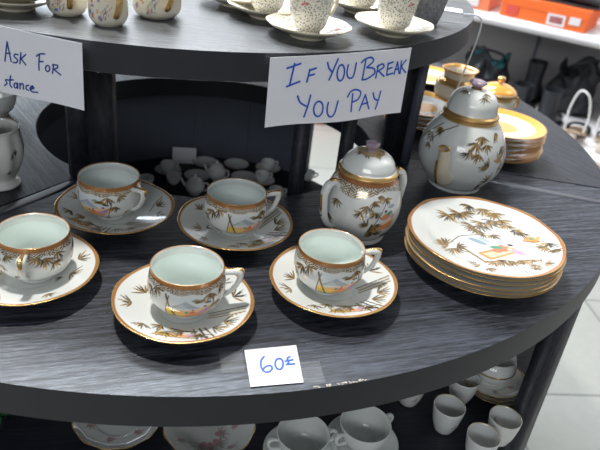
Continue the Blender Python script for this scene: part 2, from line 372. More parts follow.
# ------------------------------------------------------------------ writing
def strokes_mesh(name, strokes, fmap, mat, parent, wd=.0011):
    bm = bmesh.new()
    for st in strokes:
        P = crom([(*q, 0) for q in st], 5) if len(st) > 2 else [Vector((*st[0], 0)), Vector((*st[1], 0))]
        if len(st) == 2: P = [P[0].lerp(P[1], k/5) for k in range(6)]
        W = [Vector(fmap(p.x, p.y)) for p in P]; Nn = [Vector(fmap(p.x, p.y, 1)) for p in P]
        prev = None
        for i in range(len(W)):
            d = (W[min(i+1, len(W)-1)]-W[max(i-1, 0)]).normalized(); nn = (Nn[i]-W[i]).normalized(); s = d.cross(nn)*wd*.5; e = d*wd*.3*(-1 if i == 0 else 1 if i == len(W)-1 else 0)
            b = W[i]+nn*.0003+e; cur = [bm.verts.new(b-s), bm.verts.new(b+s), bm.verts.new(b-s+nn*.0002), bm.verts.new(b+s+nn*.0002)]
            if prev:
                bm.faces.new((prev[2], prev[3], cur[3], cur[2])); bm.faces.new((prev[0], prev[2], cur[2], cur[0])); bm.faces.new((prev[3], prev[1], cur[1], cur[3])); bm.faces.new((prev[1], prev[0], cur[0], cur[1]))
            else: bm.faces.new((cur[0], cur[1], cur[3], cur[2]))
            prev = cur
        bm.faces.new((prev[0], prev[2], prev[3], prev[1]))
    return bm_obj(name, bm, mat, parent, smooth=False)
def ell(x, y, rx, ry, a0=-90, n=12): return [(x+rx*math.cos(R(a0+360*k/n)), y+ry*math.sin(R(a0+360*k/n))) for k in range(n+1)]
def paper_sign(name, label, a0, a1, zt0, zt1, zb0, zb1, flare, wrap=0):
    # sheet taped round the rim of the top shelf: azimuth measured from the front, v 0 top .. 1 bottom
    def f(u, v, off=0):
        a = R(a0+(a1-a0)*u); rr = .4545+flare*v+off*.01; z = (zt0+(zt1-zt0)*u)*(1-v)+(zb0+(zb1-zb0)*u)*v + .0012*math.sin(u*9)*v
        am = R((a0+a1)/2+wrap); t = a-am; k = .65*min(1, abs(t)/R(3))   # stiff sheet: nearly tangent to the rim
        x1, y1 = rr*math.sin(a), -rr*math.cos(a); x2, y2 = rr*math.sin(am)+rr*t*math.cos(am), -rr*math.cos(am)+rr*t*math.sin(am)
        return Vector((TX+x1+(x2-x1)*k, TY+y1+(y2-y1)*k, z))
    n, k = 28, 10; o = thing(name, label, 'sign', f(.5, .5)); inv = o.location
    bm = bmesh.new(); g = [[[bm.verts.new(f(i/n, j/k, q)-inv) for j in range(k+1)] for i in range(n+1)] for q in (0, .03)]
    for i in range(n):
        for j in range(k):
            bm.faces.new((g[1][i][j], g[1][i][j+1], g[1][i+1][j+1], g[1][i+1][j])); bm.faces.new((g[0][i][j], g[0][i+1][j], g[0][i+1][j+1], g[0][i][j+1]))
    for i in range(n):
        for j in (0, k): bm.faces.new((g[0][i][j], g[1][i][j], g[1][i+1][j], g[0][i+1][j]))
    for j in range(k):
        for i in (0, n): bm.faces.new((g[0][i][j], g[0][i][j+1], g[1][i][j+1], g[1][i][j]))
    bm_obj('paper_sheet', bm, M['paper'], o)
    return o, (lambda u, v, off=0: f(u, v, .03+off*.5)-inv)
s1, f1 = paper_sign('price_warning_sign', 'white paper sign reading If You Break You Pay taped to top shelf edge', 22.8, 46.3, .2268, .2290, .1515, .1500, .002)
def map1(x, y, n=0):
    yt = 62-.048*(x-22); yb = 338-.0765*(x-30); xl = 22+8*(y-62)/276; xr = 583-30*(y-35)/263
    return f1((x-xl)/(xr-xl), (y-yt)/(yb-yt), n)
T1 = [[(108,85),(98,172)],[(83,103),(130,85)],[(88,175),(133,155)],[(165,108),(158,158)],[(165,112),(188,103)],[(162,133),(183,127)],
 [(228,82),(236,104),(248,118)],[(268,68),(255,105),(240,150)],ell(283,122,14,31),[(310,92),(307,120),(312,138),(323,144),(335,134),(342,85)],
 [(380,75),(372,150)],[(362,86),(378,72),(403,67),(412,82),(386,105)],[(386,105),(416,110),(421,130),(390,150),(370,152)],
 [(435,98),(428,148)],[(430,104),(452,94),(460,106),(436,122)],[(438,121),(464,144)],[(478,92),(475,140)],[(478,95),(500,88)],[(476,116),(497,110)],[(475,140),(502,133)],
 [(508,138),(520,88)],[(520,88),(531,135)],[(511,120),(529,115)],[(538,85),(536,135)],[(560,82),(538,110)],[(538,108),(562,132)],
 [(130,213),(142,240),(165,255)],[(177,210),(170,255),(160,300)],ell(210,265,17,31),[(245,238),(243,270),(250,292),(262,296),(273,280),(282,232)],
 [(338,205),(337,278)],[(318,218),(330,196),(352,190),(370,202),(362,228),(338,240)],[(370,276),(390,213)],[(390,213),(409,273)],[(377,252),(403,246)],
 [(422,208),(430,232),(442,240)],[(455,203),(447,240),(437,277)]]
strokes_mesh('handwriting', T1, map1, M['ink'], s1, .0020)
s2, f2 = paper_sign('assistance_sign', 'white paper sign with blue words Ask For, clipped by left frame edge', -28, 0.2, .2335, .2285, .168, .1605, .003)
arc_len = .4545*R(27)
def map2(x, y, n=0):
    xr = 405+38*(y-78)/357; yt = 33+.111*x; yb = 370+.144*x
    return f2(1-(xr-x)*.000200/arc_len, (y-yt)/(yb-yt), n)
T2 = [[(5,205),(15,105)],[(15,105),(40,205)],[(9,165),(34,162)],[(77,166),(60,165),(56,178),(74,192),(70,207),(51,208)],[(92,155),(88,212)],[(118,162),(92,188)],[(94,186),(121,216)],
 [(192,155),(190,200),(193,238)],[(175,166),(192,153),(219,150)],[(193,193),(213,190)],ell(238,225,11,16),[(268,200),(265,248)],[(262,204),(286,202),(289,216),(268,228)],[(270,226),(308,253)],
 [(22,300),(10,303),(19,318),(5,333)],[(38,278),(36,325),(48,340)],[(24,302),(54,299)],ell(68,328,9,13),[(79,314),(80,344)],[(92,315),(93,345)],[(93,325),(104,315),(111,325),(112,346)],
 [(141,323),(128,326),(127,343),(141,350)],[(148,342),(166,336),(160,324),(148,340),(160,356),(192,358)],[(152,340),(168,338),(164,330),(154,346)]]
strokes_mesh('handwriting', T2, map2, M['ink2'], s2, .0014)
# price card
TL, TR, BR, BL = [Vector((*q, 0)) for q in ((-.037,.486),(.011,.501),(.021,.453),(-.025,.439))]
cc = (TL+TR+BR+BL)/4
card = thing('price_card', 'small white card reading 60 in blue marker near the front edge', 'price card', (cc.x, cc.y, .0004))
def fc(u, v, off=0): return (TL.lerp(TR, u)).lerp(BL.lerp(BR, u), v)-cc+Vector((0, 0, .0005+.0015*(1-v)*u+off*.01))
bm = bmesh.new(); g = [[[bm.verts.new(fc(i/6, j/6, q)) for j in range(7)] for i in range(7)] for q in (0, .03)]
for i in range(6):
    for j in range(6):
        bm.faces.new((g[1][i][j], g[1][i][j+1], g[1][i+1][j+1], g[1][i+1][j])); bm.faces.new((g[0][i][j], g[0][i+1][j], g[0][i+1][j+1], g[0][i][j+1]))
for i in range(6):
    for j in (0, 6): bm.faces.new((g[0][i][j], g[1][i][j], g[1][i+1][j], g[0][i+1][j])); bm.faces.new((g[0][j][i], g[0][j][i+1], g[1][j][i+1], g[1][j][i]))
bm_obj('card_sheet', bm, M['paper'], card)
def mapc(x, y, n=0):
    u = (x-30-50*(y-162)/276)/(384); v = (y-162+.085*(x-30))/272; return fc(u, v, .03+n)
TC = [[(172,216),(152,245),(152,290),(175,325),(210,326),(232,303),(215,282),(185,290),(165,310)],ell(282,270,29,40),[(360,218),(345,228),(342,245),(352,262),(336,276)],[(336,276),(396,270)],[(325,252),(382,240)]]
strokes_mesh('handwriting', TC, mapc, M['ink'], card, .0019)
for (x, y, rz) in ((.0275, .468, R(14)), (-.046, .468, R(14))):
    tp = box('clear_tape', (x-cc.x, y-cc.y, .0008), (.021, .028, .0003), M['tape'], card, rz=rz)

# ------------------------------------------------------------------ painted tea set: saucer, cup
def saucer_proto():
    up = resample([(.0005, .0062), (.015, .0062), (.0225, .0066), (.026, .0080), (.040, .0125), (.055, .0172), (.0665, .0208), (.0690, .0212)], 84)
    dn = resample([(.0694, .0205), (.066, .0188), (.050, .0135), (.036, .0085), (.026, .0045), (.0255, .0005), (.023, .0002), (.0225, .004), (.0005, .0045)], 34)
    def wave(r, z, th): k = np.clip((r-.045)/.024, 0, 1)**2; return r*(1+.006*k*np.cos(6*th+.4)), z+.0006*k*np.cos(6*th+.4)
    me, co, ring, th = lathe_mesh('saucer_body', np.vstack([up, dn]), 330, wave)
    x, y = co[:, 0]*1000, co[:, 1]*1000; p = Paint(x, y); rr = np.hypot(x, y); upm = ring < 84
    p.scene(4, -47, 1.05, .75)
    # sprigs and stalks laid out as in the photograph (handle side is +x)
    for (sx, sy, a, L, n, sp) in ((-40, 10, 2.6, 11, 6, 2.6), (-33, 12, .3, 8, 3, 1.2), (-30, -40, -1.6, 11, 6, 2.4), (-8, -47, -1.3, 12, 7, 2.6), (8, -40, -2.4, 13, 7, 2.2), (24, -46, -1.2, 12, 7, 2.4),
        (43, -22, .1, 12, 7, 2.4), (50, -4, -.6, 11, 6, 2.2), (34, -32, -.4, 13, 6, 1.8), (46, 18, .6, 12, 7, 2.6), (30, 38, 1.3, 11, 6, 2.4), (-48, -12, 3.4, 11, 6, 2.6), (-20, 46, 1.9, 10, 5, 2.2), (-14, -34, -1.9, 12, 6, 2.0)):
        p.sprig(sx, sy, a, L*1.3, n, 1.0, sp, 3)
    p.line([(22, -34), (33, -56)], .9, DARK, .1); p.line([(27, -33), (39, -52)], .8, OLIVE, .4); p.line([(17, -36), (25, -60)], .7, OLIVE, .4)
    p.poly([(26, -14), (62, -8), (64, 2), (26, -4)], (.60, .57, .50)); p.line([(26, -14), (62, -8)], .6, GOLDC, .8); p.line([(26, -4), (63, 2)], .6, OLIVE, .5); p.line([(28, -9), (62, -3)], .5, DARK)
    p.line([(30, 26), (24, 40), (22, 56)], .5, OLIVE, .5)
    nz = .5+.5*np.sin(np.arctan2(y, x)*60+np.sin(rr*3)*2)
    p.mix((rr-65.3)/.5*upm, RUST, .25); p.mix(((rr-68.2)/.4), GOLDC, .85); p.mix((rr-66)/.6*(nz > .55)*upm*.6, GOLDC, .6)
    p.mix(np.where(~upm & (rr > 67.5), 1., 0), GOLDC, .8)
    set_paint(me, p.c)
    root = thing('saucer', 'x', 'saucer'); link('saucer_body', me, M['china'], root); return root
# One helper for handles: a flat-sided ear loop in the x-z plane
def ear(name, pts, rad, mat, parent, rot=0, gold=None, flat=1.35):
    c, s_ = math.cos(rot), math.sin(rot); P = [(x*c, x*s_, z) for x, z in pts]
    return tube(name, P, rad, mat, parent, seg=12, smooth=6, flat=flat, side=(-s_, c, 0))
def cup_proto():
    out = resample([(.0165, .0002), (.0180, .0004), (.0185, .003), (.0195, .0045), (.0265, .0090), (.0340, .0170), (.0375, .0270), (.0378, .0350), (.0364, .0430), (.0352, .0478), (.0353, .0520)], 92)
    inn = resample([(.0349, .0524), (.0336, .0516), (.0336, .0475), (.0350, .042), (.0362, .035), (.0358, .027), (.0325, .0175), (.025, .0105), (.015, .0078), (.0004, .0075)], 30)
    bot = np.array([(.0004, .003), (.0160, .0028)])
    me, co, ring, th = lathe_mesh('cup_body', np.vstack([bot, out, inn]), 330)
    th = (th+PI) % (2*PI)-PI; z = co[:, 2]*1000; ext = (ring >= 2) & (ring < 94)
    s_ = th*37.0
    def wrap(f):
        for k in (-1, 0, 1): p.x = s_+k*2*PI*37; f()
    p = Paint(s_, z)
    def deco():
        p.scene(R(-84)*37, 27, 1.25, 1.12)
        p.scene(R(150)*37, 27, .9, 1.0)
        for k, (sx, sy, a, L, n) in enumerate(((-96, 40, -1.9, 14, 8), (-104, 31, -2.2, 12, 7), (-88, 43, -1.2, 11, 6), (-88, 14, -2.6, 9, 5), (-33, 41, -1.6, 12, 7), (-25, 30, -1.7, 11, 7), (-20, 42, -.9, 11, 6), (-36, 12, -.6, 8, 5),
            (18, 41, -1.3, 14, 8), (26, 34, -.8, 12, 7), (12, 43, -1.9, 11, 6), (32, 43, -1.4, 10, 6), (60, 41, -1.4, 12, 7), (66, 30, -1.2, 11, 6), (-12, 20, -.8, 7, 3))):
            p.sprig(sx, sy, a, L, n, .9, 2.3, k)
        p.line([(-66, 12), (-76, 40)], .9, OLIVE, .5)
    wrap(deco); p.x = s_
    nz = np.sin(th*70)*np.sin(z*2.4+np.sin(th*19)*1.5)
    dep = 43.2-2.2*np.abs(np.sin(th*5+.6))
    p.mix(((z-dep)/.5)*ext*(nz > -.15)*.9, OLIVE, .5); p.mix(((z-dep)/.5)*ext*(nz > .45)*.9, GOLDC, .85)
    p.mix((z-46.8)/.4*ext, RUST, .3); p.mix((z-48.0)/.4*ext*(np.sin(th*44) > .5)*.55, GOLDC, .7)
    p.mix((z-51.3)/.4*(ring < 97), (.50, .25, .09), .5)
    p.c[~ext & (ring > 98)] = (.80, .87, .83, 0)
    set_paint(me, p.c)
    root = thing('teacup', 'x', 'cup'); link('cup_body', me, M['china'], root)
    h = ear('handle', [(.0335, .0440), (.040, .0462), (.0495, .0470), (.0515, .0435), (.0500, .0360), (.0455, .0275), (.0385, .0205), (.0335, .0185)], lambda t: .0024+.0010*math.sin(PI*min(1, t*1.5)), M['white'], root)
    g = ear('gilding', [(.0380, .0478), (.0450, .0492), (.0530, .0496), (.0540, .0445), (.0522, .0365)], .0011, M['gold'], h, flat=2.2)
    return root
sau = saucer_proto(); cup = cup_proto()
GS, GC = 'painted saucers on the middle shelf', 'painted teacups on the middle shelf'
sets = [((-.104, .529), (-.102, .531), 8, 'painted saucer with gold rust rim, front centre, left of the price card', 'painted teacup in the front centre, left of the price card', 0),
 ((.043, .598), (.036, .600), 10, 'painted saucer behind and right of the price card', 'painted teacup behind and right of the price card, below sugar bowl', 15),
 ((-.222, .694), (-.229, .695), -25, 'painted saucer at back left beside the black post', 'painted teacup at back left beside the black post', -30),
 ((-.077, .694), (-.078, .695), 22, 'painted saucer at back centre, left of the sugar bowl', 'painted teacup at back centre, left of the sugar bowl', 40),
 ((-.268, .551), (-.262, .556), -80, 'painted saucer at far left cut by the photo edge', 'painted teacup at far left, handle facing the viewer', 200)]
for i, (ps, pc, rz, ls, lc, rs) in enumerate(sets):
    if i == 0:
        sau.location = (*ps, 0); sau.rotation_euler = (0, 0, R(rs)); sau['label'] = ls; sau['group'] = GS
        cup.location = (*pc, .0066); cup.rotation_euler = (0, 0, R(rz)); cup['label'] = lc; cup['group'] = GC
    else:
        dup(sau, (*ps, 0), R(rs), ls, GS); dup(cup, (*pc, .0066), R(rz), lc, GC)

# ------------------------------------------------------------------ sugar bowl
def pot_lid_mesh(name, prof, deco, seg=260, n=70):
    pr = resample(prof, n); me, co, ring, th = lathe_mesh(name, pr, seg); th = (th+PI) % (2*PI)-PI
    x, y, z = co.T*1000; s_ = np.r_[0, np.cumsum(np.linalg.norm(np.diff(pr, axis=0), axis=1))][ring]*1000
    return me, th, z, s_, ring, co
def sugar_bowl():
    root = thing('sugar_bowl', 'painted lidded sugar bowl with two handles and mauve knob', 'sugar bowl', (.073, .738, 0), 0)
    me, th, z, s_, ring, co = pot_lid_mesh('bowl_body', [(.0004, .002), (.029, .002), (.0305, .0002), (.033, .0004), (.0335, .004), (.0325, .007), (.0375, .013), (.0450, .028), (.0475, .045), (.0455, .062), (.0395, .077), (.0345, .084), (.0325, .086), (.031, .084), (.030, .080)], None, 330, 130)
    p = Paint(th*46, z)
    # picture panel slanting down the right front (azimuth about -50 deg), sprigs left of it
    cxp = R(-72)*46
    def deco():
        p.poly([(cxp-6, 24), (cxp+24, 28), (cxp+30, 66), (cxp+12, 70)], (.72, .76, .76)); p.poly([(cxp-8, 27), (cxp-3, 18), (cxp+3, 32), (cxp-4, 40)], OLIVE, .4)
        p.poly([(cxp-4, 27), (cxp+24, 31), (cxp+27, 44), (cxp+6, 36)], ORA); p.poly([(cxp+2, 34), (cxp+25, 42), (cxp+26, 47), (cxp+5, 39)], (.86, .64, .45))
        p.blob(cxp+13, 48, 7.5, 4.4, (.72, .28, .14), .4); p.blob(cxp+18, 52, 4.6, 2.8, GRN, .3); p.blob(cxp+12, 55, 2.2, 2.0, DARK); p.blob(cxp+23, 47, 4, 3, PINK, .3)
        p.blob(cxp+3, 53, 4, 2, (.35, .5, .45), .2); p.blob(cxp+20, 60, 6, 2.5, BLUE, .1); p.line([(cxp-6, 26), (cxp+14, 70)], .5, OLIVE, .4)
        for k, (sx, sy, a, L, n) in enumerate(((-70, 62, -1.6, 13, 8), (-62, 68, -1.3, 11, 7), (-76, 54, -2.3, 11, 7), (-58, 55, -1.9, 13, 8), (-66, 36, 2.6, 12, 8), (-58, 38, -1.0, 12, 7), (-60, 17, 1.9, 12, 8), (-52, 20, 1.4, 12, 8), (-34, 20, -1.9, 11, 7), (-24, 24, -1.2, 11, 7),
              (-45, 71, -1.2, 10, 7), (-52, 74, -1.7, 10, 6), (20, 60, -1.5, 14, 8), (30, 36, -1.2, 13, 8), (60, 60, -1.5, 14, 8), (90, 40, -1.5, 14, 8), (120, 60, -1.5, 14, 8), (-110, 60, -1.5, 13, 8), (-120, 35, -1.5, 12, 7))):
            p.sprig(sx, sy, a, L, n, .95, 2.3, k+5)
    deco()
    nz = np.sin(th*60)*np.sin(z*2.0+np.sin(th*17)*1.5); dep = 72-5*np.sin(th*3+1.2)
    p.mix((z-dep)/1*(nz > -.1)*.85, OLIVE, .5); p.mix((z-dep)/1*(nz > .5)*.8, GOLDC, .8); p.mix((z-81)/.5, RUST, .5)
    p.mix((.9-np.abs(z-7.5))/.5, DARK, .3)
    set_paint(me, p.c); link('bowl_body', me, M['china'], root)
    me, th, z, s_, ring, co = pot_lid_mesh('lid', [(.0004, .084), (.028, .0845), (.034, .0855), (.0365, .0870), (.0368, .0895), (.0345, .0920), (.0325, .0935), (.0315, .0975), (.0270, .1055), (.0185, .1110), (.0090, .1130), (.0004, .1132)], None, 300, 90)
    p = Paint(th*24, s_)
    for k, a in enumerate((-60, -48, -150, 10, 60, 130, -110)): p.sprig(R(a)*24, 74+(k % 2)*3, -1.6, 9, 8, .75, 2.8, k)
    p.mix((z < 92.6)*(z > 85.6)*1., GOLDC, .8); p.mix((z < 89)*(z > 85.2)*.5, RUST, .4); p.mix((z > 111.6)*.7, GOLDC, .6)
    set_paint(me, p.c); lid = link('lid', me, M['china'], root)
    kn = lathe('knob', resample([(.0004, .112), (.0050, .1125), (.0045, .1150), (.0075, .1185), (.0082, .1215), (.0070, .1235), (.0004, .1238)], 26), 40, M['mauve'], lid, wave=lambda r, z, t: (r*(1+.10*np.cos(5*t)), z))
    hp = [(.0405, .0735), (.047, .0790), (.0545, .0765), (.0590, .0660), (.0585, .0520), (.0560, .0370), (.0500, .0240), (.0420, .0180)]
    for rot in (R(214), R(34)):
        h = ear('handle', hp, lambda t: .0034+.0012*math.sin(PI*t), M['white'], root, rot)
        ear('gilding', [(.0440, .0818), (.0510, .0822), (.0585, .0745), (.0622, .0640), (.0616, .0500), (.0585, .0355)], .0016, M['gold'], h, rot=rot, flat=2.2)
    return root
sugar_bowl()

# ------------------------------------------------------------------ teapot
def teapot():
    root = thing('teapot', 'tall egg-shaped painted teapot with bamboo sprigs and domed lid', 'teapot', (.222, .925, 0), 0)
    me, th, z, s_, ring, co = pot_lid_mesh('pot_body', [(.0004, .002), (.035, .002), (.037, .0002), (.039, .0006), (.040, .006), (.0465, .014), (.0575, .030), (.0625, .048), (.0610, .068), (.0530, .088), (.0430, .103), (.0375, .110), (.0345, .110), (.033, .105)], None, 330, 140)
    p = Paint(th*58, z)
    def deco():
        for k, (sx, sy, a, L, n) in enumerate(((-84, 88, -2.0, 17, 9), (-76, 96, -1.6, 15, 9), (-92, 78, -2.2, 16, 9), (-70, 86, -1.3, 14, 8), (-80, 74, -1.9, 15, 8), (-62, 56, 2.9, 16, 9), (-52, 30, 2.7, 16, 9), (-66, 16, .3, 13, 8), (-44, 50, -.3, 15, 8), (-40, 80, -1.2, 15, 9),
            (-160, 84, -1.9, 16, 9), (-150, 95, -1.4, 14, 8), (0, 90, -1.6, 16, 9), (30, 60, -1.6, 16, 9), (80, 80, -1.6, 16, 9), (130, 60, -1.6, 16, 9), (-50, 98, -1.1, 12, 8))):
            p.sprig(sx, sy, a, L, n, 1.15, 2.4, k+2)
        # gold-brown bird rising beside the spray
        p.leaf(-56, 64, -.2, 20, 3.4, (.62, .38, .18), .4); p.leaf(-44, 58, 1.9, 18, 2.6, (.62, .38, .18), .4); p.leaf(-46, 62, .7, 18, 2.2, (.50, .28, .12), .3)
        p.leaf(-40, 62, -1.4, 15, 2.0, (.60, .40, .22), .3); p.line([(-34, 40), (-30, 62), (-20, 84)], .7, OLIVE, .4)
        p.line([(-152, 100), (-168, 84), (-184, 64)], .8, DARK, .2); p.line([(-122, 104), (-140, 94), (-152, 80), (-156, 68)], .7, DARK, .2); p.sprig(-156, 70, -1.7, 11, 6, .9, 2.2, 1)
        p.line([(-60, 4), (-40, 26), (-30, 50)], .7, OLIVE, .3)
    deco(); p.mix((z-105)/.5, GOLDC, .7); p.mix((.8-np.abs(z-7))/.5, OLIVE, .4)
    set_paint(me, p.c); link('pot_body', me, M['china'], root)
    me, th, z, s_, ring, co = pot_lid_mesh('lid', [(.0004, .109), (.033, .1095), (.039, .1105), (.0408, .1125), (.0390, .1150), (.0365, .1165), (.0355, .122), (.0335, .132), (.0270, .1415), (.0170, .1465), (.0090, .1480), (.0004, .1482)], None, 300, 90)
    p = Paint(th*28, s_)
    for k, a in enumerate((-55, -68, -150, 10, 60, 130)): p.sprig(R(a)*28, 86-(k % 2)*6, -1.5, 14, 8, .95, 2.4, k)
    p.mix((z < 116.8)*(z > 110.6)*1., GOLDC, .8); p.mix((z < 113.4)*(z > 110)*.6, RUST, .4)
    set_paint(me, p.c); lid = link('lid', me, M['china'], root)
    kn = lathe('knob', resample([(.0004, .1475), (.0062, .1480), (.0052, .1505), (.0105, .1540), (.0112, .1570), (.0070, .1600), (.0004, .1604)], 26), 40, M['mauve'], lid, wave=lambda r, z, t: (r*(1+.12*np.cos(5*t)), z))
    lathe('knob_collar', [(.0062, .1478), (.0085, .1490), (.0062, .1502)], 40, M['gold'], kn)
    a = R(-117); c, s = math.cos(a), math.sin(a)
    sp = tube('spout', [(r*c, r*s, z) for r, z in ((.050, .030), (.066, .032), (.080, .050), (.087, .070), (.094, .086))], lambda t: .0135-.0065*t**.7, M['cream'], root, seg=20, smooth=8, cap=False)
    tube('gilding', [(r*c+.0062*s, r*s-.0062*c, z) for r, z in ((.074, .026), (.089, .046), (.0945, .066))], .0020, M['gold'], sp, seg=8)
    bm = bmesh.new(); tor = [(.094*c+.0072*math.cos(t)*s, .094*s-.0072*math.cos(t)*c, .086+.0072*math.sin(t)*.5) for t in np.linspace(0, 2*PI, 24)]
    tube_bm(bm, tor, .0013, seg=8, smooth=1); bm_obj('spout_rim', bm, M['gold'], sp)
    ear('handle', [(.048, .090), (.066, .098), (.086, .092), (.094, .070), (.084, .044), (.060, .030)], .0048, M['white'], root, rot=a+PI)
    return root
teapot()

# ------------------------------------------------------------------ plates
def plate_mesh(decorated):
    up = resample([(.0005, .0075), (.030, .0072), (.055, .0072), (.063, .0085), (.072, .0115), (.088, .0150), (.0925, .0160)], 110 if decorated else 16)
    dn = resample([(.0930, .0154), (.088, .0138), (.070, .0095), (.058, .0055), (.050, .0042), (.049, .0005), (.047, .0002), (.046, .0045), (.0005, .0048)], 26)
    def wave(r, z, th): k = np.clip((r-.06)/.03, 0, 1)**2; return r*(1+.006*k*np.cos(8*th)), z+.0005*k*np.cos(8*th)
    me, co, ring, th = lathe_mesh('plate_body', np.vstack([up, dn]), 420 if decorated else 140, wave)
    x, y = co[:, 0]*1000, co[:, 1]*1000; p = Paint(x, y); rr = np.hypot(x, y); nu = 110 if decorated else 16; upm = ring < nu
    if decorated:
        # lakeside picture with pavilion, figures, fence and bamboo, as on the top plate
        p.poly([(-16, -16), (6, -50), (60, -30), (40, 10)], (.64, .63, .60))
        p.blob(-9, -7, 13, 4.6, BLUE, -.5); p.blob(0, -2, 8, 4, (.42, .52, .54), -.5); p.blob(18, 40, 16, 3, (.55, .68, .72), -.9, aa=.5); p.blob(34, 22, 14, 3, (.55, .68, .72), -1.1, aa=.5)
        p.poly([(-14, -34), (0, -46), (38, -20), (28, -8)], ORA); p.poly([(-8, -34), (2, -41), (34, -19), (28, -12)], (.86, .58, .38)); p.poly([(2, -26), (14, -28), (26, -14), (18, -8)], (.72, .22, .10))
        p.blob(12, -16, 9, 3.6, GRN, .1); p.blob(38, -21, 11, 5.5, PINK, -.25); p.blob(46, -21, 5, 3, (.72, .45, .62), -.3); p.blob(30, -10, 3.4, 3.0, (.82, .66, .52)); p.blob(30, -6.5, 3.8, 2.6, DARK); p.blob(20, -20, 6, 3.4, (.72, .20, .10), .2)
        p.poly([(48, 8), (66, 4), (70, 16), (54, 20)], (.75, .35, .12), .2); p.line([(48, 8), (72, 6)], .8, OLIVE, .5); p.blob(60, 14, 4, 2, GRN)
        p.line([(-34, -20), (-7, -52)], 1.3, GOLDC, .8); p.line([(-7, -52), (4, -48)], 1.0, OLIVE, .5); p.line([(-33, -23), (-9, -52)], .4, DARK, .2)
        p.line([(-48, -24), (-30, 0), (-8, 9), (16, 10)], .6, OLIVE, .5)
        for k, (sx, sy, a, L, n) in enumerate(((-36, 50, -2.2, 17, 9), (-28, 56, -1.2, 16, 9), (-16, 62, -1.0, 15, 9), (-20, 58, -2.2, 15, 8), (-9, 32, -2.4, 17, 9), (0, 34, -1.3, 16, 9), (4, 44, -2.0, 16, 9), (14, 46, -1.2, 16, 9), (20, 52, -1.9, 15, 9), (30, 54, -1.4, 15, 9),
            (36, 44, -1.8, 15, 9), (2, 14, -2.6, 13, 8), (12, 14, -1.1, 13, 8), (-6, 22, -2.0, 13, 7), (-46, -26, 2.9, 17, 9), (-42, -30, -1.2, 17, 9), (-50, -22, 1.9, 14, 8), (-36, -24, -.2, 12, 7), (-18, -70, 2.6, 12, 7), (-10, -72, -.8, 14, 8), (-24, -64, 1.4, 10, 6),
            (76, 2, -1.8, 15, 9), (72, -8, -2.6, 14, 8), (78, -14, -1.2, 11, 8), (50, -50, -2.4, 13, 7), (60, -46, -.6, 13, 7), (46, -58, -1.6, 10, 6), (2, -50, -2.0, 12, 8), (14, -46, -1.8, 12, 8), (26, -42, -1.7, 12, 8), (38, -38, -1.7, 12, 8), (50, -34, -1.6, 12, 8), (8, -44, -1.0, 9, 6), (44, 34, -1.2, 14, 8), (50, 28, -1.7, 13, 8), (-8, 76, -2, 12, 8), (10, 72, -1.6, 13, 8), (24, 66, -1.6, 13, 8))):
            p.sprig(sx, sy, a, L*1.15, n+3, .95, 2.7, k, [(OLIVE, .5), (DARK, .1), (GOLDC, .85), (GOLDC, .85)] if sy > 30 or (sy < -32 and sx > -3) else None)
        for d in (0, 5, 10): p.line([(16+d, -44), (20+d, -58), (30+d, -76)], .75, DARK if d else OLIVE, .3)
        p.line([(60, -30), (56, -46), (48, -60)], .5, OLIVE, .4); p.blob(18, 62, 26, 7, GOLDC, -.15, .7, aa=2.2)
    else:
        for k in range(9): p.sprig(75*math.cos(k*.7), 75*math.sin(k*.7), k*.7+PI, 15, 8, 1.1, 2.2, k)
        p.mix(np.where((~upm) & (rr > 62) & (np.sin(np.arctan2(y, x)*23)*np.sin(rr*.9) > .1), .55, 0), (.34, .30, .24), .2)
    p.mix((rr-88.3)/.5*upm, (.50, .21, .075), .35); p.mix((rr-91.6)/.5, GOLDC, .85); p.mix(np.where(~upm & (rr > 91.2), 1., 0), GOLDC, .85)
    set_paint(me, p.c); return me
mt, mp_ = plate_mesh(True), plate_mesh(False)
PLX, PLY = .222, .699
plates_n = 6; G = 'painted plates in the stack at right'
order = ['lowest', 'second from the bottom', 'third from the bottom', 'third from the top', 'second from the top', 'topmost']
for k in range(plates_n):
    top = k == plates_n-1; r = thing('plate', ('painted plate with lakeside garden scene, topmost of the stack' if top else 'gold rimmed painted plate, %s of the six-plate stack' % order[k]), 'plate', (PLX-.001+.0016*math.sin(k*2.1), PLY+.0016*math.cos(k*1.7), .0056*k), 0, G)
    o = link('plate_body', mt if top else mp_, M['china'], r) if k in (0, plates_n-1) else None
    if not o: o = bpy.data.objects.new('plate_body', mp_); COL.objects.link(o); o.parent = r
    o.rotation_euler = (R(.0), 0, 0 if top else R(37*k))

# second stack: orange rimmed plates behind the teapot
def bandplate():
    up = resample([(.0005, .0065), (.028, .0063), (.040, .0072), (.052, .0105), (.068, .0140), (.0715, .0148)], 30)
    dn = resample([(.0720, .0142), (.066, .0124), (.050, .0075), (.038, .004), (.037, .0003), (.035, .0003), (.034, .0042), (.0005, .0044)], 18)
    me, co, ring, th = lathe_mesh('plate_body', np.vstack([up, dn]), 120); x, y = co[:, 0]*1000, co[:, 1]*1000; rr = np.hypot(x, y); p = Paint(x, y, (.80, .79, .76)); u = ring < 30
    p.mix((rr-53)/.8*u, (.86, .42, .08), .25); p.mix((28-rr)/.8*u, (.84, .42, .10), .25); p.mix((rr-69.8)/.6, GOLDC, .8)
    set_paint(me, p.c); return me
mb = bandplate(); G2 = 'orange banded plates behind the teapot'
ol = ['lowest', 'second from the bottom', 'third from the bottom', 'third from the top', 'second from the top', 'topmost']
for k in range(6):
    r = thing('plate', 'white plate with orange gold band behind the teapot, %s of its stack' % ol[k], 'plate', (.312+.002*math.sin(k*2.3), 1.066+.002*math.cos(k*1.9), .0085*k), 0, G2)
    o = bpy.data.objects.new('plate_body', mb); COL.objects.link(o); o.parent = r
    if k == 0: mb.materials.append(M['china']); mb.polygons.foreach_set('use_smooth', [True]*len(mb.polygons))
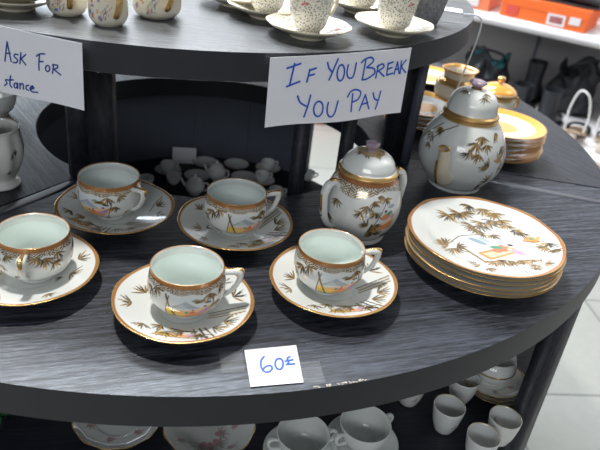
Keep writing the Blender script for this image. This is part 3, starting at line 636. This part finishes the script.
# stack behind the right hand post
olx = ['lowest', 'second from the bottom', 'second from the top', 'topmost']
for k in range(4):
    r = thing('plate', 'orange banded plate half hidden behind the right post, %s of its stack' % olx[k], 'plate', (.188+.001*k, 1.165, .0085*k), 0, 'orange banded plates behind the right post')
    o = bpy.data.objects.new('plate_body', mb); COL.objects.link(o); o.parent = r
r = thing('plate', 'orange banded plate lying beyond the stack behind the right post', 'plate', (.235, 1.44, .0), 0)
o = bpy.data.objects.new('plate_body', mb); COL.objects.link(o); o.parent = r
# orange lidded sugar pot
op = thing('lidded_pot', 'cream lustre pot with orange lid and round knob', 'pot', (.337, 1.235, 0))
def lustre(name, prof, bands, parent, seg=120, n=60, wave=None):
    pr = resample(prof, n); me, co, ring, th = lathe_mesh(name, pr, seg, wave); z = co[:, 2]*1000; p = Paint(th*30, z, (.70, .66, .56))
    for z0, z1, c, g in bands: p.mix(((z > z0) & (z < z1))*1., c, g)
    for k in range(9): p.sprig(k*21, 30, -1.5, 12, 6, .9, 2.2, k)
    set_paint(me, p.c); return link(name, me, M['china'], parent)
lustre('pot_body', [(.0004, .001), (.020, .0002), (.022, .002), (.024, .006), (.033, .018), (.036, .032), (.034, .044), (.031, .050), (.0325, .053), (.030, .0535), (.028, .048)], [(46, 60, GOLDC, .6)], op)
ld = lustre('lid', [(.0004, .053), (.032, .0535), (.0345, .0550), (.034, .058), (.029, .0640), (.018, .0700), (.006, .0725), (.0004, .0727)], [(53, 57, GOLDC, .7), (58.5, 73, (.86, .40, .08), .25)], op)
lathe('knob', resample([(.0004, .072), (.004, .0728), (.0035, .0755), (.0070, .0790), (.0075, .0820), (.0050, .0850), (.0004, .0855)], 20), 30, M['gold'], ld)
for sx in (1, -1): ear('handle', [(.032, .045), (.040, .047), (.044, .038), (.040, .028), (.034, .026)], .0025, M['gold'], op, rot=R(10 if sx > 0 else 190))
vp = thing('open_jar', 'tall open jar with gold collar and painted bird', 'jar', (.258, 1.235, 0)); vp.scale = (1.25, 1.25, 1.2)
def sq(r, z, t): return r*(1+.05*np.cos(4*t)), z
lustre('jar_body', [(.0004, .001), (.019, .0002), (.021, .002), (.022, .008), (.028, .025), (.031, .045), (.029, .056), (.022, .062), (.0225, .070), (.0265, .0745), (.0250, .0750), (.020, .068), (.019, .060)], [(52, 62, GOLDC, .7), (71, 76, (.80, .42, .12), .6)], vp, wave=sq)

# ------------------------------------------------------------------ white jug and cup on the left
jug = thing('pitcher', 'white fluted pitcher with small dark flower sprays on left shelf', 'pitcher', (-.386, .745, 0))
def flute(r, z, t): k = np.clip((z-.012)/.02, 0, 1)*np.clip((.078-z)/.01, 0, 1); return r*(1+.03*k*np.cos(9*t)), z
prj = resample([(.0004, .001), (.022, .0002), (.0245, .002), (.024, .005), (.018, .010), (.021, .016), (.029, .032), (.032, .050), (.030, .066), (.0285, .075), (.030, .080), (.0285, .0800), (.026, .070), (.027, .050), (.02, .02), (.0004, .014)], 70)
me, co, ring, th = lathe_mesh('pitcher_body', prj, 160, flute); th2 = (th+PI) % (2*PI)-PI; p = Paint(th2*30, co[:, 2]*1000, (.66, .66, .62))
for k, (a, zz) in enumerate(((-40, 26), (-34, 48), (-26, 52), (20, 30), (-110, 40))):
    p.blob(R(a)*30, zz, 2.2, 1.6, (.18, .10, .12), .3); p.sprig(R(a)*30, zz, .4, 6, 4, .7, 3, k, [(DARK, 0), ((.25, .2, .2), 0)])
p.mix((.6-np.abs(co[:, 2]*1000-79.5))/.4, OLIVE, .4); set_paint(me, p.c); link('pitcher_body', me, M['china'], jug)
tube('spout', [(-.012*1, -.010, .070), (.0, -.030, .082), (.010, -.040, .094)], lambda t: .011-.003*t, M['white'], jug, seg=16)
ear('handle', [(.027, .070), (.045, .078), (.052, .060), (.042, .036), (.028, .030)], .003, M['white'], jug, rot=R(150))
cp2 = thing('cup', 'grey-brown cup at left frame edge beyond the white pitcher', 'cup', (-.492, .965, 0))
lathe('cup_body', resample([(.0004, .001), (.016, .0003), (.018, .003), (.026, .012), (.031, .026), (.032, .036), (.0305, .036), (.029, .025), (.020, .008), (.0004, .006)], 40), 48, M['white'], cp2)
ear('handle', [(.030, .030), (.040, .031), (.042, .020), (.030, .013)], .002, M['white'], cp2, rot=R(200))

# ------------------------------------------------------------------ things on the top shelf
TZ = .229
def mug_proto(name, label, locxy, r, h, rot, seed):
    root = thing(name, label, 'jug', (*locxy, TZ), rot, 'small figured jugs on the top shelf')
    pr = resample([(.0004, .001), (r*.66, .0002), (r*.74, .002), (r*.86, .004), (r, .012), (r*.97, h*.5), (r*.8, h*.78), (r*.72, h*.9), (r*.8, h), (r*.74, h), (r*.66, h*.88), (r*.8, h*.5), (r*.6, .006), (.0004, .004)], 70)
    me, co, ring, th = lathe_mesh('jug_body', pr, 160); th = (th+PI) % (2*PI)-PI; p = Paint(th*r*1000, co[:, 2]*1000, (.76, .70, .56)); rd = random.Random(seed)
    for k in range(16):
        p.blob(R(-150+rd.uniform(0, 62))*r*1000, rd.uniform(8, h*700), rd.uniform(1.2, 2.6), rd.uniform(1.5, 4), rd.choice([(.55, .12, .08), (.15, .2, .45), (.75, .55, .2), (.35, .2, .35), (.7, .4, .25)]), rd.uniform(0, 3))
    for k in range(9): x0 = R(-95+rd.uniform(-14, 6))*r*1000; p.line([(x0, 8+k*1.2), (x0+6, 10+k*1.8)], .3, (.2, .18, .2))
    set_paint(me, p.c); link('jug_body', me, M['china'], root)
    ear('handle', [(r*.78, h*.80), (r*1.30, h*.86), (r*1.5, h*.6), (r*1.25, h*.34), (r*.96, h*.22)], .0026, M['gold'], root, rot=R(-62))
mug_proto('figured_jug', 'small cream jug with painted figures, leftmost on the top shelf', (-.281, .732), .0215, .055, 0, 1)
mug_proto('figured_jug', 'small cream jug nearest the top shelf edge, between two other jugs', (-.2295, .712), .0205, .055, R(12), 4)
mug_proto('figured_jug', 'widest cream jug with painted figures, right of the trio', (-.193, .772), .0275, .060, R(10), 9)
SP = resample([(.0005, .0045), (.018, .0045), (.021, .006), (.033, .0105), (.0455, .0150), (.0480, .0160), (.0484, .0152), (.044, .0125), (.030, .0065), (.0215, .003), (.021, .0004), (.019, .0004), (.018, .003), (.0005, .003)], 50)
def lace_set(i, x, y, lab_s, lab_c, first=[]):
    if not first:
        r = thing('saucer', lab_s, 'saucer', (x, y, TZ), 0, 'cream saucers on the top shelf')
        b = lathe('saucer_body', SP, 80, M['cream'], r, wave=lambda r_, z, t: (r_*(1+.01*np.cos(8*t)*(r_ > .03)), z))
        lathe('lace_band', [(.0225, .0072), (.0335, .0112), (.0450, .0154), (.0452, .0150), (.0335, .0108), (.0225, .0068)], 80, M['speckle'], b)
        c = thing('teacup', lab_c, 'cup', (x, y, TZ+.0046), 0, 'speckled cups on the top shelf')
        cb = lathe('cup_body', resample([(.0004, .0015), (.012, .0004), (.0145, .001), (.014, .004), (.019, .010), (.0225, .024), (.0245, .038), (.0275, .050), (.0265, .050), (.023, .038), (.021, .022), (.015, .009), (.0004, .006)], 50), 64, M['speckle'], c)
        ear('handle', [(.024, .042), (.034, .044), (.037, .032), (.030, .020), (.0215, .017)], .0020, M['cream'], c, rot=R(40)); first += [r, c]
    else: dup(first[0], (x, y, TZ), R(30*i), lab_s); dup(first[1], (x, y, TZ+.0046), R(25*i), lab_c)
lace_set(0, -.019, .766, 'cream saucer nearest the top shelf edge, above the warning sign', 'speckled cup above the left end of the warning sign')
lace_set(1, -.074, .836, 'cream saucer on top shelf, left of the one nearest the edge', 'speckled cup with rose, leftmost of the top shelf cups')
lace_set(2, .082, .831, 'cream saucer at the right end of the top shelf', 'speckled cup on the rightmost top shelf saucer')
lace_set(3, .043, .935, 'cream saucer behind, between the two nearer right saucers', 'speckled cup standing behind, between the two nearer right cups')
r = thing('saucer', 'cream saucer without visible cup, farthest left of the top shelf saucers', 'saucer', (-.118, .880, TZ)); lathe('saucer_body', SP, 60, M['cream'], r)
vs = thing('vase', 'dark grey speckled vase at right of the top shelf', 'vase', (.132, .920, TZ))
M['speckledark'] = simple('dark_speckled_glaze', (.22, .22, .23), .25, noise=.8, nscale=260)
lathe('vase_body', resample([(.0004, .001), (.014, .0003), (.016, .003), (.021, .02), (.025, .05), (.027, .07), (.0255, .07), (.02, .03), (.0004, .01)], 40), 48, M['speckledark'], vs)
b = box('paper_slip', (0, 0, 0), (.045, .028, .0008), M['paper'], rz=R(-8)); b.location = (.175, 1.03, TZ+.0006); tag(b, 'blank white paper slip at the right end of top shelf', 'paper slip')
for k, nm in enumerate(('lower', 'upper')):
    r = thing('saucer', '%s cream saucer of the pair cut by the top left corner' % nm, 'saucer', (-.337, .728, TZ+.0065*k), 0, 'cream saucers at the top left corner'); lathe('saucer_body', SP, 70, M['cream'], r)
# hanging cable
tag(tube('cable', [(.195, 1.0, .2310), (.214, 1.0, .2315), (.2235, 1.002, .222), (.224, 1.01, .19), (.221, 1.03, .14), (.219, 1.05, .09), (.226, 1.09, .004)], .0012, M['cable'], seg=8), 'thin white cable hanging off the right edge of the top shelf', 'cable')

# ------------------------------------------------------------------ miniature tea things on the lower shelf, seen through the opening
LZ = -.2
def mini_parts(kind):
    if kind == 'saucer': return [('saucer_body', [(.0004, .003), (.010, .003), (.013, .004), (.024, .0075), (.0265, .0085), (.0265, .0078), (.013, .0025), (.012, .0003), (.0004, .0003)], None)]
    if kind == 'cup': return [('cup_body', [(.0004, .001), (.007, .0003), (.008, .0015), (.0125, .007), (.0148, .016), (.0150, .020), (.0142, .020), (.0135, .014), (.009, .005), (.0004, .004)], [(.0135, .017), (.0195, .018), (.0205, .013), (.0135, .008)])]
    return [('pot_body', [(.0004, .001), (.010, .0003), (.011, .002), (.017, .009), (.019, .017), (.0165, .025), (.0125, .030), (.0130, .0315), (.010, .035), (.005, .0375), (.0025, .038), (.0035, .041), (.0025, .043), (.0004, .0432)], [(.016, .026), (.026, .027), (.027, .016), (.018, .010)])]
PROTO = {}
def mini(kind, x, y, z, rz, label):
    names = {'saucer': ('miniature_saucer', 'saucer'), 'cup': ('miniature_cup', 'cup'), 'pot': ('miniature_teapot', 'teapot')}[kind]
    grp = 'miniature %ss under the opening' % ('teapot' if kind == 'pot' else kind)
    if kind in PROTO: return dup(PROTO[kind], (x, y, z), rz, label, grp)
    r = thing(names[0], label, names[1], (x, y, z), rz, grp)
    for nm, pr, h in mini_parts(kind):
        lathe(nm, resample(pr, 34), 40, M['mini'], r)
        if h: ear('handle', h, .0016, M['mini'], r)
    if kind == 'pot': tube('spout', [(-.015, 0, .012), (-.024, 0, .018), (-.029, 0, .028)], lambda t: .004-.0018*t, M['mini'], r, seg=10)
    if kind == 'saucer': lathe('gilt_rim', [(.0262, .0082), (.0270, .0086), (.0262, .0090)], 40, M['rust'], r)
    PROTO[kind] = r; return r
# saucers lying, each cup in or beside its saucer
mini('saucer', -.218, 1.294, LZ, 0, 'miniature saucer lying nearest the blank card'); mini('saucer', -.152, 1.304, LZ, 1, 'miniature saucer at the back, right of the one beside the card')
mini('saucer', -.221, 1.226, LZ, 2, 'miniature saucer in front of the one beside the card'); mini('saucer', -.128, 1.246, LZ, 0, 'miniature saucer right of the miniature teapot')
for (x, y, l) in ((-.084, 1.305, 'back right'), (-.090, 1.243, 'right centre'), (-.055, 1.180, 'front right, beside the thin post'), (-.284, 1.235, 'left, in front of the blank card')):
    mini('saucer', x, y, LZ, 0, 'miniature saucer holding the %s miniature cup' % l); mini('cup', x, y, LZ+.0033, R(20), 'miniature cup on a saucer, %s of the miniature set' % l)
mini('cup', -.262, 1.190, LZ, R(60), 'miniature cup standing left of the nearer miniature teapot'); mini('cup', -.310, 1.165, LZ, R(150), 'leftmost miniature cup, behind the back left teacup')
mini('cup', .003, 1.285, LZ, R(0), 'miniature cup alone right of the thin black post')
mini('pot', -.183, 1.232, LZ, R(-20), 'miniature teapot in the middle of the miniature set'); mini('pot', -.213, 1.160, LZ, R(-10), 'miniature teapot nearest the viewer, left of the other')
mini('pot', -.385, 1.175, LZ, R(30), 'miniature teapot at far left, behind the back left teacup')
cd = box('blank_card', (0, 0, .017), (.050, .0008, .034), M['paper']); cd.location = (-.262, 1.288, LZ+.0005); cd.rotation_euler = (R(-38), 0, R(10)); tag(cd, 'blank white card leaning among the miniature tea things', 'card')

# ------------------------------------------------------------------ white porcelain on the lower shelf, below the front edge
def cupset(x, y, rz, ls, lc, store=[]):
    if not store:
        s = thing('saucer', ls, 'saucer', (x, y, LZ), 0, 'plain white saucers on the lower shelf')
        lathe('saucer_body', resample([(.0004, .004), (.014, .004), (.018, .0055), (.033, .0095), (.0425, .013), (.0428, .012), (.030, .007), (.018, .003), (.017, .0003), (.0004, .0003)], 40), 64, M['white'], s)
        c = thing('teacup', lc, 'cup', (x, y, LZ+.0042), rz, 'plain white cups on the lower shelf')
        lathe('cup_body', resample([(.0004, .001), (.012, .0003), (.0135, .002), (.021, .009), (.0275, .022), (.0305, .036), (.0300, .0368), (.0290, .036), (.0255, .021), (.018, .009), (.0004, .006)], 50), 72, M['white'], c)
        h = ear('handle', [(.0285, .0310), (.0360, .0335), (.0410, .0290), (.0375, .0200), (.0262, .0165)], .0021, M['white'], c); ear('handle', [(.0285, .0310), (.0360, .0335), (.0410, .0290), (.0375, .0200), (.0262, .0165)], .0021, M['white'], c, rot=PI)
        store += [s, c]
    else: dup(store[0], (x, y, LZ), 0, ls); dup(store[1], (x, y, LZ+.0042), rz, lc)
cupset(.106, .572, R(35), 'white saucer under the cup right of centre below the front edge', 'white two-handled cup right of centre below the front edge')
cupset(.034, .545, R(20), 'white saucer under the cup below the price card', 'white two-handled cup below the price card, cut by the photo bottom')
TP = resample([(.0004, .001), (.0095, .0002), (.0115, .0008), (.0125, .003), (.0165, .015), (.0190, .030), (.0198, .040), (.0190, .0402), (.0182, .034), (.0155, .016), (.010, .005), (.0004, .004)], 44)
def tumbler(x, y, lab, store=[]):
    if store: return dup(store[0], (x, y, LZ), R(90*len(COL.objects) % 360), lab)
    r = thing('sake_cup', lab, 'cup', (x, y, LZ), R(-80), 'small white handleless cups on the lower shelf')
    me, co, ring, th = lathe_mesh('cup_body', TP, 90); th = (th+PI) % (2*PI)-PI; p = Paint(th*18, co[:, 2]*1000, (.70, .70, .68))
    p.blob(3, 17, 2.6, 1.2, (.35, .30, .30), .4); p.sprig(5, 18, .3, 5, 4, .5, 2.4); p.mix((co[:, 2]*1000-39.95)/.3, (.75, .60, .35), .6); set_paint(me, p.c)
    link('cup_body', me, M['china'], r); store.append(r)
tumbler(.212, .620, 'small white handleless cup, leftmost and nearest the stand front'); tumbler(.280, .612, 'small white handleless cup, rightmost of the four')
tumbler(.247, .578, 'small white handleless cup, lowest in the photo'); tumbler(.240, .676, 'small white handleless cup, farthest back, left of the dish stack')
tumbler(.170, .660, 'small white handleless cup almost hidden under the front edge')
# dish stack with bowl
def rose_dish(name, label, cat, x, y, r, z0=0, deep=.02, grp=None, rose=True):
    t = thing(name, label, cat, (x, y, LZ+z0), 0, grp)
    up = resample([(.0004, .004), (r*.42, .004), (r*.52, .006), (r*.8, deep*.62), (r, deep)], 50); dn = resample([(r*1.004, deep-.0008), (r*.8, deep*.5), (r*.5, .003), (r*.48, .0003), (.0004, .0003)], 20)
    me, co, ring, th = lathe_mesh('dish_body', np.vstack([up, dn]), 180, lambda rr, z, t_: (rr*(1+.012*np.clip(rr/r-.6, 0, 1)*2.5*np.cos(12*t_)), z))
    x_, y_ = co[:, 0]*1000, co[:, 1]*1000; rr = np.hypot(x_, y_)/(r*1000); p = Paint(x_, y_, (.72, .72, .68)); q = r*1000
    if rose:
        for k in range(6):
            a = k*PI/3+.5; cx_, cy_ = q*.62*math.cos(a), q*.62*math.sin(a); p.blob(cx_, cy_, q*.09, q*.065, (.55, .28, .32), a); p.blob(cx_+q*.07, cy_+q*.04, q*.05, q*.05, (.66, .45, .46)); p.sprig(cx_, cy_, a+2, q*.18, 5, .7, 4, k, [((.30, .36, .26), 0), ((.45, .35, .33), 0)])
        if deep > .02:
            for a in (-1.9, -1.2, -.5, .4): p.blob(q*.25*math.cos(a), q*.30*math.sin(a), q*.13, q*.09, (.60, .30, .36), a); p.sprig(q*.25*math.cos(a), q*.30*math.sin(a), a, q*.25, 6, .8, 4, 2, [((.35, .36, .28), 0)])
    p.mix((rr-.972)/.006, GOLDC, .7); set_paint(me, p.c); link('dish_body', me, M['china'], t); return t
rose_dish('plate', 'white plate with faint pink roses, leftmost below the front edge', 'plate', -.184, .562, .052, deep=.014)
rose_dish('bowl', 'white shallow bowl with pink roses below the front edge', 'bowl', -.075, .556, .0535, deep=.026)
for k in range(3): rose_dish('plate', 'white gilt edged plate, %s of the stack beside the right leg' % ('lowest', 'middle', 'topmost')[k], 'plate', .292-.003*k, .708, .0475-.002*k, z0=.0045*k, deep=.014, grp='gilt edged plates stacked beside the right leg')
bw = thing('tureen', 'small white gilt banded bowl standing on the plate stack by the leg', 'bowl', (.284, .712, LZ+.0135))
lathe('bowl_body', resample([(.0004, .001), (.017, .0003), (.018, .004), (.026, .012), (.030, .024), (.029, .034), (.026, .038), (.0265, .042), (.0255, .042), (.025, .036), (.02, .012), (.0004, .006)], 50), 70, M['white'], bw)
lathe('gilt_band', [(.0300, .023), (.0306, .0245), (.0300, .026)], 70, M['gold'], bw)
# green plant sprig on the lower shelf at far left
gp = thing('potted_plant', 'small green leafy plant at far left under the front edge', 'plant', (-.318, .535, LZ))
lathe('pot', [(.0004, .001), (.010, .0005), (.013, .018), (.014, .020), (.012, .019), (.0004, .016)], 24, M['dark'], gp)
bm = bmesh.new(); rd = random.Random(5)
for k in range(46):
    a, e, L = rd.uniform(0, 2*PI), rd.uniform(.1, 1.4), rd.uniform(.012, .024); d = Vector((math.cos(a)*math.cos(e), math.sin(a)*math.cos(e), math.sin(e))); b0 = Vector((0, 0, .018)); s = d.cross(Vector((0, 0, 1))).normalized()*L*.22; n_ = s.cross(d).normalized()*.0015
    v = [bm.verts.new(q) for q in (b0, b0+d*L*.55+s+n_, b0+d*L, b0+d*L*.55-s+n_, b0+d*L*.5-n_)]; bm.faces.new((v[0], v[1], v[2], v[3])); bm.faces.new((v[0], v[4], v[1])); bm.faces.new((v[1], v[4], v[2])); bm.faces.new((v[2], v[4], v[3])); bm.faces.new((v[3], v[4], v[0]))
o = bm_obj('foliage', bm, M['green'], gp, smooth=False); o['kind'] = 'stuff'

# ------------------------------------------------------------------ shoe boxes on the wall shelf
SHZ = -.135
def shoe_box(label, t, n_, L, W, H, dz, yaw, mat, stick=()):
    p = A0+wd*t+wn*n_; r = thing('shoe_box', label, 'box', (p.x, p.y, SHZ+dz), wa+yaw, 'shoe boxes on the wall shelf')
    bm = bmesh.new(); box_bm(bm, (0, 0, .0015), (L, W, .003))
    for sx, sy, lx, ly in ((0, -W/2, L, .003), (0, W/2, L, .003), (-L/2, 0, .003, W), (L/2, 0, .003, W)): box_bm(bm, (sx, sy, H/2), (lx, ly, H))
    bm_obj('tray', bm, mat, r, smooth=False)
    bm = bmesh.new(); box_bm(bm, (0, 0, H-.004), (L-.008, W-.008, .003))
    for sx, sy, lx, ly in ((0, -W/2-.003, L+.01, .003), (0, W/2+.003, L+.01, .003), (-L/2-.003, 0, .003, W+.008), (L/2+.003, 0, .003, W+.008)): box_bm(bm, (sx, sy, H-.016), (lx, ly, .034))
    box_bm(bm, (0, 0, H), (L+.006, W+.006, .003))
    bm_obj('lid', bm, mat, r, smooth=False)
    for (x, z, w_, h_, m_) in stick: box('label_sticker', (x, -W/2-.0055, z), (w_, .002, h_), M[m_], r)
    return r
shoe_box('largest orange shoe box, its near corner toward the viewer', -.245, .14, .36, .23, .085, 0, R(-3), M['orange'], ((.06, .030, .075, .045, 'label'), (.06, .030, .055, .028, 'redlabel'), (.135, .040, .045, .03, 'label'), (-.13, .032, .05, .04, 'redlabel')))
shoe_box('faded orange shoe box left of the nearest orange one', -.66, .15, .34, .24, .10, 0, R(2), M['orange2'], ((.09, .04, .07, .05, 'label'), (-.12, .06, .05, .05, 'redlabel')))
shoe_box('black shoe box with white label left of the orange boxes', -1.0, .17, .26, .2, .085, 0, R(4), M['dark'], ((.03, .04, .10, .05, 'label'),))
shoe_box('orange shoe box at the right, behind the largest one', .16, .33, .34, .22, .085, 0, R(-10), M['orange'], ((-.10, .05, .08, .04, 'label'),))

# ------------------------------------------------------------------ shoes on the floor by the wall
FZ = PZ
def outline(L, W):  # sole half-widths along the length
    return [(0, .30*W), (.05*L, .40*W), (.2*L, .40*W), (.4*L, .34*W), (.6*L, .45*W), (.75*L, .5*W), (.9*L, .40*W), (.97*L, .22*W), (L, .05*W)]
def sole_bm(bm, L, W, heel, th=.008):
    o = outline(L, W); up, dn = [], []
    for x, hw in o:
        lift = heel*max(0, 1-x/(.62*L))**1.1*(1 if x/L < .62 else 0)
        for s, lst in ((1, up),): lst.append((x, hw, lift))
    rings = [[bm.verts.new((x, s*hw, l+dz)) for s in (-1, 1) for dz in (0, th)] for x, hw, l in up]
    for a, b in zip(rings, rings[1:]):
        bm.faces.new((a[0], b[0], b[2], a[2])); bm.faces.new((a[1], a[3], b[3], b[1])); bm.faces.new((a[0], a[1], b[1], b[0])); bm.faces.new((a[2], b[2], b[3], a[3]))
    bm.faces.new((rings[0][0], rings[0][2], rings[0][3], rings[0][1])); bm.faces.new((rings[-1][0], rings[-1][1], rings[-1][3], rings[-1][2]))
def sandal(label, loc_, rz, mat_s='tan', mat_st='black', loop=True):
    r = thing('sandal', label, 'shoe', loc_, rz, 'strappy sandals on the floor by the wall'); L, W, hh = .25, .09, .055
    bm = bmesh.new(); sole_bm(bm, L, W, hh); bm_obj('sole', bm, M[mat_s], r, sharp=30)
    box('heel', (.022, 0, hh/2), (.035, .035, hh-.001), M['beige'], r, bev=.004)
    for x, h in ((.165, .045), (.20, .035)): tube('strap', [(x, -.046, .010), (x+.004, -.036, h*.8), (x+.006, 0, h), (x+.004, .036, h*.8), (x, .046, .010)], .006, M[mat_st], r, seg=8, flat=1.8, side=(1, 0, 0))
    if loop: tube('ankle_strap', [(.03, -.036, hh), (.01, -.04, .13), (-.01, -.02, .21), (0, .02, .22), (.02, .04, .14), (.03, .036, hh)], .0045, M['clear'], r, seg=8)
    return r
def boot(label, loc_, rz, h=.2, lean=0, mat='black'):
    r = thing('ankle_boot', label, 'shoe', loc_, rz, 'black ankle boots on the floor by the wall'); L = .25
    bm = bmesh.new(); secs = []
    for x, hw, z0, z1 in ((0, .02, .01, .09), (.02, .036, .008, .15), (.06, .040, .008, .13), (.10, .038, .008, .105), (.14, .042, .008, .075), (.18, .046, .008, .055), (.22, .040, .008, .045), (.245, .024, .010, .035), (.252, .006, .012, .024)):
        ring = []
        for k in range(16):
            a = 2*PI*k/16; ring.append(bm.verts.new((x, hw*math.cos(a), (z0+z1)/2+(z1-z0)/2*math.sin(a))))
        secs.append(ring)
    for a, b in zip(secs, secs[1:]):
        for k in range(16): bm.faces.new((a[k], a[(k+1) % 16], b[(k+1) % 16], b[k]))
    bm.faces.new(secs[0]); bm.faces.new(secs[-1][::-1]); bm_obj('upper', bm, M[mat], r, sharp=80)
    lathe('shaft', [(.036, .05), (.042, .08), (.041, h*.75), (.046, h), (.042, h), (.037, h*.75), (.036, .1)], 24, M[mat], r, wave=lambda rr, z, t: (rr*(1+.12*np.cos(2*t)+.04*np.sin(5*t+z*60)), z)).location = (.047, 0, 0)
    bm = bmesh.new(); sole_bm(bm, L+.008, .098, .0, .010); bm_obj('sole', bm, M['dark'], r, sharp=30)
    return r
boot('black ankle boot at the centre of the dark heap by the wall', (.832, 2.73, FZ), R(60), .17); boot('black ankle boot at the right of the dark heap, next to a sandal', (.935, 2.67, FZ), R(60), .18)
boot('black ankle boot at the left of the dark heap', (.712, 2.80, FZ), R(60), .14); boot('black ankle boot farthest back in the dark heap', (.955, 3.02, FZ), R(60), .20)
sandal('tan sandal with clear ankle loop, left of the pair beside black boots', (1.035, 2.58, FZ), R(62)); sandal('tan sandal with clear ankle loop, right of the pair at frame edge', (1.135, 2.51, FZ), R(62))
sandal('beige sandal lying nearest the stand at right frame edge', (.98, 2.33, FZ), R(10), 'beige', 'beige', False); sandal('beige sandal in front of the tan pair', (1.02, 2.18, FZ), R(-8), 'beige', 'tan', False)
b_ = boot('dark shoe lying on top of the largest orange box', (0, 0, 0), 0, .09, mat='black'); q_ = A0+wd*-.30+wn*.12; b_.location = (q_.x, q_.y, SHZ+.0865); b_.rotation_euler = (0, 0, wa); b_.name = 'low_shoe'; b_['group'] = 'shoe on the boxes'
# dark crumpled bags, the left one with teal lining
def bagw(r, z, t): k = z/.3; return r*(1+.16*np.sin(3*t+z*14)+.08*np.sin(7*t-z*20)+.25*k*np.cos(2*t)), z+.05*k*np.sin(3*t+1)
def slouch_bag(label, loc_, rz, sc, lin):
    b = thing('handbag', label, 'bag', loc_, rz); b.scale = (sc, sc, sc)
    lathe('bag_body', resample([(.002, .0), (.12, .005), (.15, .06), (.14, .15), (.115, .22), (.13, .29), (.12, .28), (.09, .2), (.002, .14)], 40), 48, M['black'], b, wave=bagw)
    lathe('lining', resample([(.118, .277), (.10, .24), (.08, .20), (.01, .18)], 16), 40, M[lin], b, wave=bagw)
    tube('strap', [(-.11, 0, .27), (-.13, -.05, .34), (-.02, -.10, .36), (.10, -.05, .33), (.12, 0, .27)], .010, M['black'], b, seg=8)
slouch_bag('slouched black bag with teal lining against the wall', (.768, 3.12, FZ), R(-20), .62, 'teal')
slouch_bag('slouched all black bag behind the boots, left of the sandals', (1.16, 3.04, FZ), R(40), .70, 'black')

# orange box far away seen below the warning sign
fb = thing('storage_box', 'orange box on the floor far behind, seen below the warning sign', 'box', (.055, 3.25, -.8), R(15)); 
bm = bmesh.new(); box_bm(bm, (0, 0, .05), (.16, .12, .10), 0, .004); bm_obj('box_body', bm, M['orange'], fb); box('lid', (0, 0, .108), (.17, .13, .016), M['orange2'], fb, bev=.003)
